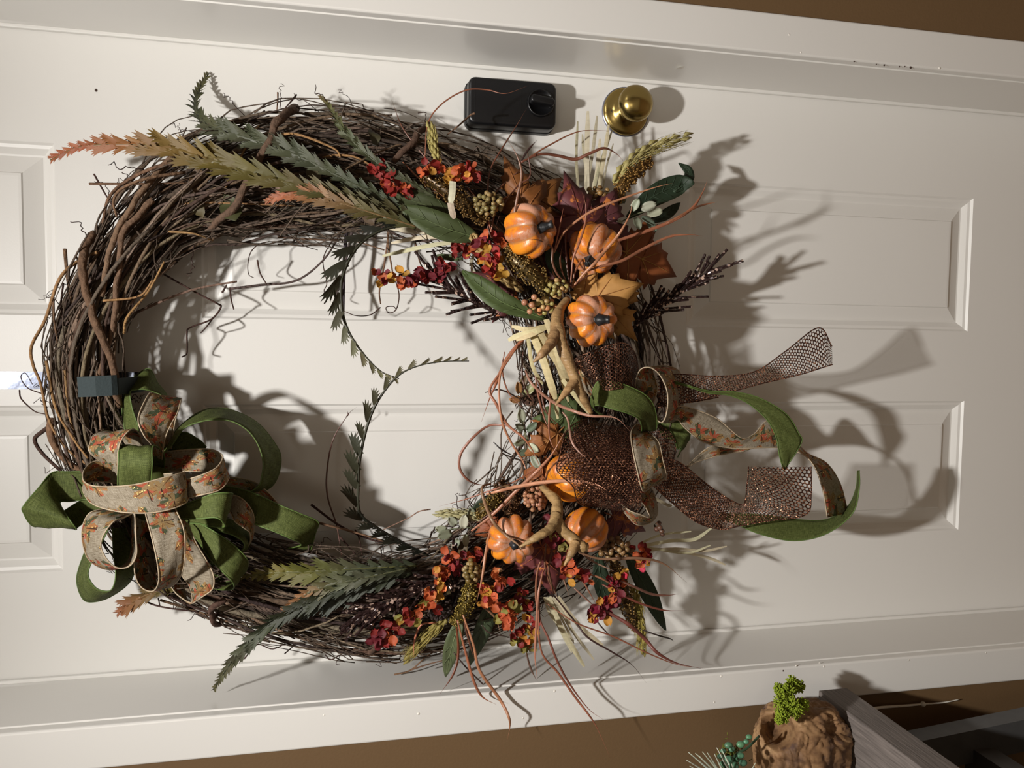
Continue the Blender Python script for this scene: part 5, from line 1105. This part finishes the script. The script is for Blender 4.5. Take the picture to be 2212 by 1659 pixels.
# ------------------------------------------------------------------ silk flowers
def petal_mesh():
    m = MB()
    for i in range(6):
        q = i / 5
        for j in (-1, -.5, 0, .5, 1): m.v.append(V3((j * .50 * math.sin(math.pi * (.1 + .76 * q)) ** .8, q + .12 * (abs(j) == .5) * q - .06 * (j == 0) * q, .20 * j * j + .05 * q * q + .09 * math.sin(q * 5 + j * 3))))
    for i in range(5):
        for j in range(4): a = i * 5 + j; m.f.append((a, a + 1, a + 6, a + 5))
    return m.mesh('petal', mat=M['petal'])
PETAL = petal_mesh()
FR, FO, FY, FB, FG = srgb(138, 38, 32), srgb(182, 86, 46), srgb(190, 138, 52), srgb(110, 30, 40), srgb(140, 130, 62)
def flowers(label, spots, d, cols, n_=7, lpx=24):
    """spots: (u, v) of the florets along the stem"""
    t = thing('flower_spray', label, 'flowers', P(*spots[0], d), 'orange and red silk flower sprays')
    if len(spots) > 1: put('stem', MB().tube(catmull([P(u, v, d - .008) for u, v in spots], 5), .0011, 5), M['vine'], t, srgb(90, 50, 36))
    else: put('stem', MB().tube([P(*spots[0], d), P(*spots[0], d - .02)], .0011, 5), M['vine'], t, srgb(90, 50, 36))
    for (u, v) in spots:
        c0 = rnd.choice(cols)
        for k in range(n_):
            p = P(u + rnd.uniform(-13, 13), v + rnd.uniform(-13, 13), d + rnd.uniform(-.006, .012))
            D = V3((rnd.uniform(-1, 1), rnd.uniform(-.45, .25), rnd.uniform(-1, 1))); X, Y, N = axes(D, TOCAM + V3((rnd.uniform(-.8, .8), 0, rnd.uniform(-.5, .9))))
            L = pm(lpx, d) * rnd.uniform(.55, .92)
            inst('petal', PETAL, t, frame(p, X, Y, N, L, L, L), vary(rnd.choice(cols + [c0, c0, cols[0]]), rnd, .25))
ROY = [FR, FO, FY]; ROB = [FB, FR, FO]
flowers('red, orange and yellow flowers in front of the short wheat head', [(920, 365), (945, 368), (972, 378), (1000, 378), (1020, 368)], .165, [FO, FR, FO, FY])
flowers('red flowers lying on the vines beside the fern fronds', [(812, 372), (832, 382), (850, 402), (868, 400)], .135, [FR, FO, FR], 7)
flowers('red and yellow flowers at the end of a stem in the open centre', [(822, 596), (842, 600), (862, 598), (880, 605)], .12, [FB, FY, FO], 6, 22)
flowers('dark red flowers above the brown glitter twigs', [(900, 596), (925, 592), (948, 588), (965, 580)], .12, [FB, FR], 6, 24)
flowers('red and yellow flowers between the pale straw and tan wheat', [(1050, 556), (1062, 568), (1072, 582)], .18, [FR, FY, srgb(200, 60, 50)], 8, 25)
flowers('orange flowers beside the small red berries', [(988, 535), (1000, 540), (1005, 552)], .12, [FR, FY, FO], 5, 20)
flowers('dark red flowers between the wheat and the leftmost upper pumpkin', [(1040, 515), (1060, 522), (1080, 525)], .165, [FB, FR, FO], 6, 24)
flowers('orange flowers draped over the dark pine cone', [(950, 1230), (958, 1245), (940, 1262), (942, 1285), (930, 1300)], .16, [FO, srgb(216, 120, 66), FR, FY], 6, 26)
flowers('orange and olive flowers left of the dark pine cone', [(912, 1310), (895, 1325), (878, 1340)], .15, [FO, FG, FR], 6, 26)
flowers('red and yellow flowers above the green-gold wheat', [(838, 1350), (850, 1360), (825, 1372), (815, 1382), (835, 1385)], .14, [FB, FR, FO, FY], 6, 26)
flowers('crimson flowers left of the front-facing pumpkin', [(962, 1205), (990, 1218), (1005, 1208), (1030, 1195)], .15, [FB, FR, FO], 6, 24)
flowers('orange flowers hanging under the front-facing pumpkin', [(1085, 1240), (1075, 1262), (1050, 1272), (1058, 1292), (1046, 1300)], .17, [FO, srgb(216, 124, 76), FR, FY], 6, 24)
flowers('orange and lime flowers above the jamb', [(1080, 1315), (1098, 1325), (1108, 1338), (1100, 1310)], .16, [FO, FG, srgb(210, 100, 60), FR], 7, 24)
flowers('red flowers with yellow tips hanging over the jamb', [(1130, 1290), (1138, 1315), (1140, 1345), (1145, 1365)], .15, [FB, FR, FY], 6, 22)
flowers('lime and orange flowers at the end of the jamb spray', [(1118, 1370), (1130, 1382), (1145, 1392), (1120, 1390)], .15, [FG, FO, FY, FR], 5, 22)
flowers('red and orange flowers under the lower antler tine', [(1215, 1215), (1225, 1228), (1240, 1240), (1262, 1240), (1222, 1238)], .18, [FR, FO, FY, FB], 6, 22)
flowers('yellow-green flowers between the two lower antler prongs', [(1195, 1160), (1205, 1172), (1215, 1185), (1180, 1130)], .17, [FB, FG, FR], 5, 22)
flowers('orange, yellow and pink flowers right of the brown berries', [(1380, 1200), (1395, 1205), (1385, 1218)], .15, [FO, FY, srgb(190, 50, 80), FR], 7, 24)
flowers('burgundy and yellow flowers crossing the hanging millet', [(1340, 1248), (1328, 1262), (1322, 1280), (1320, 1298)], .155, [FB, srgb(180, 40, 60), FY, FO], 7, 24)
flowers('burgundy flowers pointing down beside the dark green leaf', [(1290, 1305), (1300, 1320), (1312, 1300), (1285, 1325)], .15, [FB, srgb(150, 30, 60), FY], 7, 26)

# ------------------------------------------------------------------ brown glitter twigs and pine cones
def stickspray(label, pts_, lpx, n_, spread=38, wpx=9):
    pts = catmull([P(*q) for q in pts_], 10); n = len(pts); t = thing('glitter_twig', label, 'glitter twig', pts[0], 'brown glitter twigs on the wreath')
    put('stem', MB().tube(pts, .0025, 6), M['stick'], t)
    for i in range(n_):
        q = .08 + .9 * i / n_; x = q * (n - 1); k = min(n - 2, int(x)); p = pts[k].lerp(pts[k + 1], x - k); T = (pts[k + 1] - pts[k]).normalized(); X, Y, N = axes(T, TOCAM)
        an = math.radians(rnd.uniform(.45, 1.1) * spread); a = rnd.choice((0, math.pi)) + rnd.uniform(-1, 1)
        D = Y * math.cos(an) + (X * math.cos(a) + N * abs(math.sin(a)) * .6) * math.sin(an); L = pm(lpx, .13) * rnd.uniform(.6, 1.05)
        R_ = pm(wpx, .13) * .5
        put('stick', MB().tube([p, p + D * L * .5, p + D * L], R_, 5, .7), M['stick'], t, smooth=False)
stickspray('brown glitter twig of square sticks pointing into the open centre', [(1120, 695, .10), (1050, 665, .105), (990, 635, .11), (935, 600, .105)], 86, 34, 44)
stickspray('brown glitter twig of square sticks pointing down across the door panel', [(1362, 712, .11), (1420, 668, .115), (1480, 625, .12), (1540, 580, .125)], 82, 36, 32)
stickspray('brown glitter twig of square sticks lying on the lower vines', [(985, 1240, .13), (900, 1275, .135), (830, 1305, .14), (775, 1325, .135)], 80, 36, 36)
stickspray('brown glitter twig standing between the flowers and the pine cone', [(975, 1325, .13), (982, 1260, .14), (975, 1210, .14)], 64, 16, 26)
def cone(label, u, v, d, rpx, axis, col):
    c = P(u, v, d); t = thing('pine_cone', label, 'pine cone', c, 'pine cones on the wreath'); R_ = pm(rpx, d); ax = V3(axis).normalized(); X = ax.orthogonal().normalized(); Y = ax.cross(X)
    put('core', MB().tube([c - ax * R_, c, c + ax * R_ * 1.1], lambda q: R_ * .55 * math.sin(math.pi * (.1 + .8 * q)), 8), M['cone'], t, tuple(k * .6 for k in col))
    for i in range(64):
        q = i / 63; a = i * 2.39996; w_ = math.sin(math.pi * (.12 + .8 * q)); o = X * math.cos(a) + Y * math.sin(a); p = c + ax * (R_ * (q * 2 - 1)); D = (o + ax * .45).normalized(); S_ = ax.cross(o)
        m = MB(); L = R_ * w_ * 1.0; e = p + D * L
        m.v += [p - S_ * L * .12, p + S_ * L * .12, e + S_ * L * .24, e + D * L * .1, e - S_ * L * .24, e + ax * L * .12]
        m.f += [(0, 1, 2, 5), (0, 5, 4), (5, 2, 3), (5, 3, 4), (0, 4, 3, 2, 1)]
        put('scale', m, M['cone'], t, vary(col, rnd, .3), smooth=False)
cone('dark pine cone between the flowers on the lower vines', 945, 1308, .145, 30, (-.3, -.8, -.3), srgb(58, 46, 44))
cone('small glittered pine cone inside the ring by the grass stems', 1150, 855, .10, 26, (.2, -.8, .5), srgb(86, 62, 48))

# ------------------------------------------------------------------ table with driftwood and plants
A_ = P(1768, 1491, .175); B_ = P(1829, 1484, .175); TZ, TX, TT = A_.z, A_.x, A_.z - B_.z
t = thing('console_table', 'weathered grey wooden table with a dark iron end frame beside the door', 'table', V3((TX - .45, -.4, 0)))
o = put('table_top', bevbox((TX - .9, -.66, TZ - TT), (TX, -.175, TZ), .0015), M['greywood'], t, smooth=False)
def bar(p, q, w_, d_): return strip([p, p.lerp(q, .5), q], w_, d_, V3((1, 0, 0)).cross(q - p).cross(q - p) if abs((q - p).normalized().x) < .5 else V3((0, 1, 0)))
for yb in (-.21, -.62):
    p = P(2035, 1612, .21); p = V3((p.x, yb, p.z)); q = P(2225, 1572, .21); q = V3((q.x, yb, q.z)); q = p + (q - p) * (p.z / (p.z - q.z))
    p = p + (p - q).normalized() * ((TZ - TT - p.z) / (p - q).normalized().z)
    put('leg', strip([p, q], .05, .03, V3((0, 1, 0)).cross(q - p)), M['iron'], t, smooth=False)
    put('leg', strip([p + V3((-.75, 0, 0)), q + V3((-1.0, 0, 0))], .05, .03, V3((0, 1, 0)).cross(q - p)), M['iron'], t, smooth=False)
zz = P(2110, 1612, .21)
put('side_rail', MB().box((zz.x - .035, -.62, zz.z - .015), (zz.x + .005, -.21, zz.z + .02)), M['iron'], t, smooth=False)
put('lower_shelf', MB().box((TX - .86, -.6, zz.z - .19), (zz.x + .01, -.21, zz.z - .17)), M['blackdk'], t, smooth=False)

def on_table(u, v):
    ray = RIGHT * ((IH / 2 - v) / FPX) + FWD + UP * ((IW / 2 - u) / FPX); return CAM + ray * ((TZ - CAM.z) / ray.z)
DW = V3((TX - .085, -.37, TZ))
dc = P(1708, 1592, .235)
t = thing('driftwood', 'knotted brown piece of driftwood with a dark hollow standing on the grey table', 'driftwood', V3((dc.x, dc.y, TZ)))
bm = bmesh.new(); bmesh.ops.create_icosphere(bm, subdivisions=6, radius=1.0)
hol = P(1668, 1566, .265) - dc; HOL2 = P(1648, 1600, .275) - dc
SX, SXL, SY, SZT, SZB = pm(88, .24), pm(190, .24), .052, pm(92, .24), dc.z - TZ
BURL_ = (P(1700, 1585, .29) - dc).normalized(); CREV = P(1792, 1566, .26) - dc
for v in bm.verts:
    n = v.co.normalized()
    p = V3((n.x * (SX if n.x > 0 else SXL), n.y * SY, n.z * (SZT if n.z > 0 else SZB * 1.15)))
    wv = V3(noise.noise_vector(n * 1.3 + V3((5, 2, 1))))
    lump = noise.noise(n * 1.7 + V3((3, 1, 7))) * .14 + noise.noise(n * 3.6 + wv) * .05
    q = V3((n.x * 1.1 - n.z * 2.6, n.y * 1.6, n.x * .7 + n.z * .5)) + wv * .8          # grain flows down and to the left
    rid = (1 - abs(noise.noise(q * 2.1))) ** 4 * .075 + (1 - abs(noise.noise(q * 5.3 + V3((4, 4, 4))))) ** 6 * .03
    fine = noise.fractal(V3((q.x * 9, q.y * 7, q.z * 2)), 1.0, 2.0, 4) * .02
    burl = .16 * math.exp(-((n - BURL_).length / .38) ** 2)
    p = p * (1 + lump - rid + fine + burl)
    if n.x > .55: p.z -= .012 * (n.x - .55) / .45
    for H_, rr, dd in ((hol, .029, .062), (HOL2, .006, .010), (CREV, .012, .020)):
        f = math.exp(-((p - H_).length / rr) ** 4); p -= (H_.normalized() * .7 + V3((0, -.5, 0))) * (dd * f)
    p.z = max(p.z, TZ - dc.z + .0008)
    v.co = dc + p
m = MB(); bm.verts.ensure_lookup_table(); m.v = [v.co.copy() for v in bm.verts]; m.f = [tuple(v.index for v in f.verts) for f in bm.faces]; bm.free()
put('trunk', m, M['drift'], t)
# lime moss
mc = [(1712, 1478, .235, 16), (1700, 1498, .25, 20), (1695, 1520, .265, 22), (1715, 1530, .275, 22), (1690, 1545, .28, 16), (1735, 1522, .27, 13), (1725, 1482, .235, 13), (1684, 1490, .245, 14), (1683, 1556, .285, 9)]
t = thing('moss_clump', 'bright lime green moss growing on the top of the driftwood', 'moss', P(1700, 1520, .255)); m = MB()
for u, v, d, r in mc:
    c = P(u, v, d); R_ = pm(r * 1.25, d)
    for i in range(260):
        D = V3((rnd.gauss(0, 1), rnd.gauss(0, 1), rnd.gauss(0, 1))).normalized(); p = c + D * R_ * rnd.uniform(.2, .8); q = p + (D + V3((rnd.gauss(0, .7), rnd.gauss(0, .7), rnd.gauss(0, .7)))).normalized() * R_ * .35
        m.tube([p, p.lerp(q, .5), q], .0009, 3)
        q2 = p.lerp(q, .5) + V3((rnd.gauss(0, 1), rnd.gauss(0, 1), rnd.gauss(0, 1))) * R_ * .12; m.tube([p.lerp(q, .5), p.lerp(q2, .5) * .5 + p.lerp(q, .5) * .5, q2], .0005, 3)
put('strands', m, M['moss'], t, srgb(150, 168, 44), kind='stuff')
# air plant and beaded succulent
t = thing('air_plant', 'spiky silver-white air plant beside the driftwood', 'plant', P(1560, 1690, .31))
for u, v, dd in [(1483, 1642, .32), (1487, 1625, .30), (1502, 1627, .29), (1509, 1632, .33), (1517, 1624, .31), (1528, 1626, .33), (1543, 1628, .31), (1560, 1640, .34), (1580, 1650, .35), (1632, 1648, .35), (1490, 1655, .35), (1475, 1668, .33), (1548, 1615, .29), (1558, 1618, .28), (1600, 1660, .36)]:
    b = P(1590 + rnd.uniform(-10, 14), 1690, .275); e = P(u, v, dd); mid = b.lerp(e, .5) + V3((0, -.012, .004))
    put('leaf', MB().tube(catmull([b, mid, e], 5), lambda q: .0032 * (1.02 - q) + .0004, 6, .5, TOCAM), M['succ'], t, vary(srgb(178, 184, 166), rnd, .1))
t = thing('beaded_succulent', 'blue-green beaded succulent trailing against the driftwood', 'plant', P(1600, 1650, .27))
put('stem', MB().tube(catmull([P(1640, 1590, .26), P(1615, 1615, .27), P(1590, 1630, .275), P(1565, 1660, .28)], 6), .0016, 6), M['succ'], t, srgb(54, 80, 56))
for u, v, r in [(1618, 1592, 7), (1612, 1602, 6), (1600, 1608, 9), (1574, 1610, 9), (1580, 1618, 8), (1562, 1622, 6), (1590, 1640, 9), (1575, 1640, 10), (1600, 1632, 8), (1565, 1650, 10), (1585, 1655, 11), (1605, 1648, 9), (1556, 1634, 7)]:
    inst('bead', BERRY, t, Matrix.Translation(P(u, v, .275 + rnd.uniform(-.01, .02))) @ Matrix.Diagonal((pm(r, .28) * .9, pm(r, .28) * .9, pm(r, .28) * 1.2, 1)), vary(srgb(84, 128, 98), rnd, .2))
m = MB()
for i in range(160):
    c = P(1580 + rnd.gauss(0, 12), 1632 + rnd.gauss(0, 12), .265); D = V3((rnd.gauss(0, 1), rnd.gauss(0, 1), rnd.gauss(0, 1))).normalized() * .006; m.tube([c, c + D * .5, c + D], .0006, 3)
put('moss', m, M['moss'], t, srgb(112, 116, 36), kind='stuff')
# string hanging on the wall
t = thing('string', 'short white twisted string with a knot hanging against the brown wall', 'string', P(1905, 1527, JD + .012))
pts = catmull([P(1880, 1533, .17), P(1905, 1528, JD + .012), P(1960, 1524, JD + .01), P(1992, 1521, JD + .01), P(2035, 1518, JD + .008), P(2072, 1511, JD + .006)], 8)
put('cord', MB().tube(pts, lambda q: .0021 * (1.05 - q) + .0006, 6), M['string'], t)
put('knot', MB().ball(P(1994, 1521, JD + .01), .0042, 10, 7), M['string'], t)
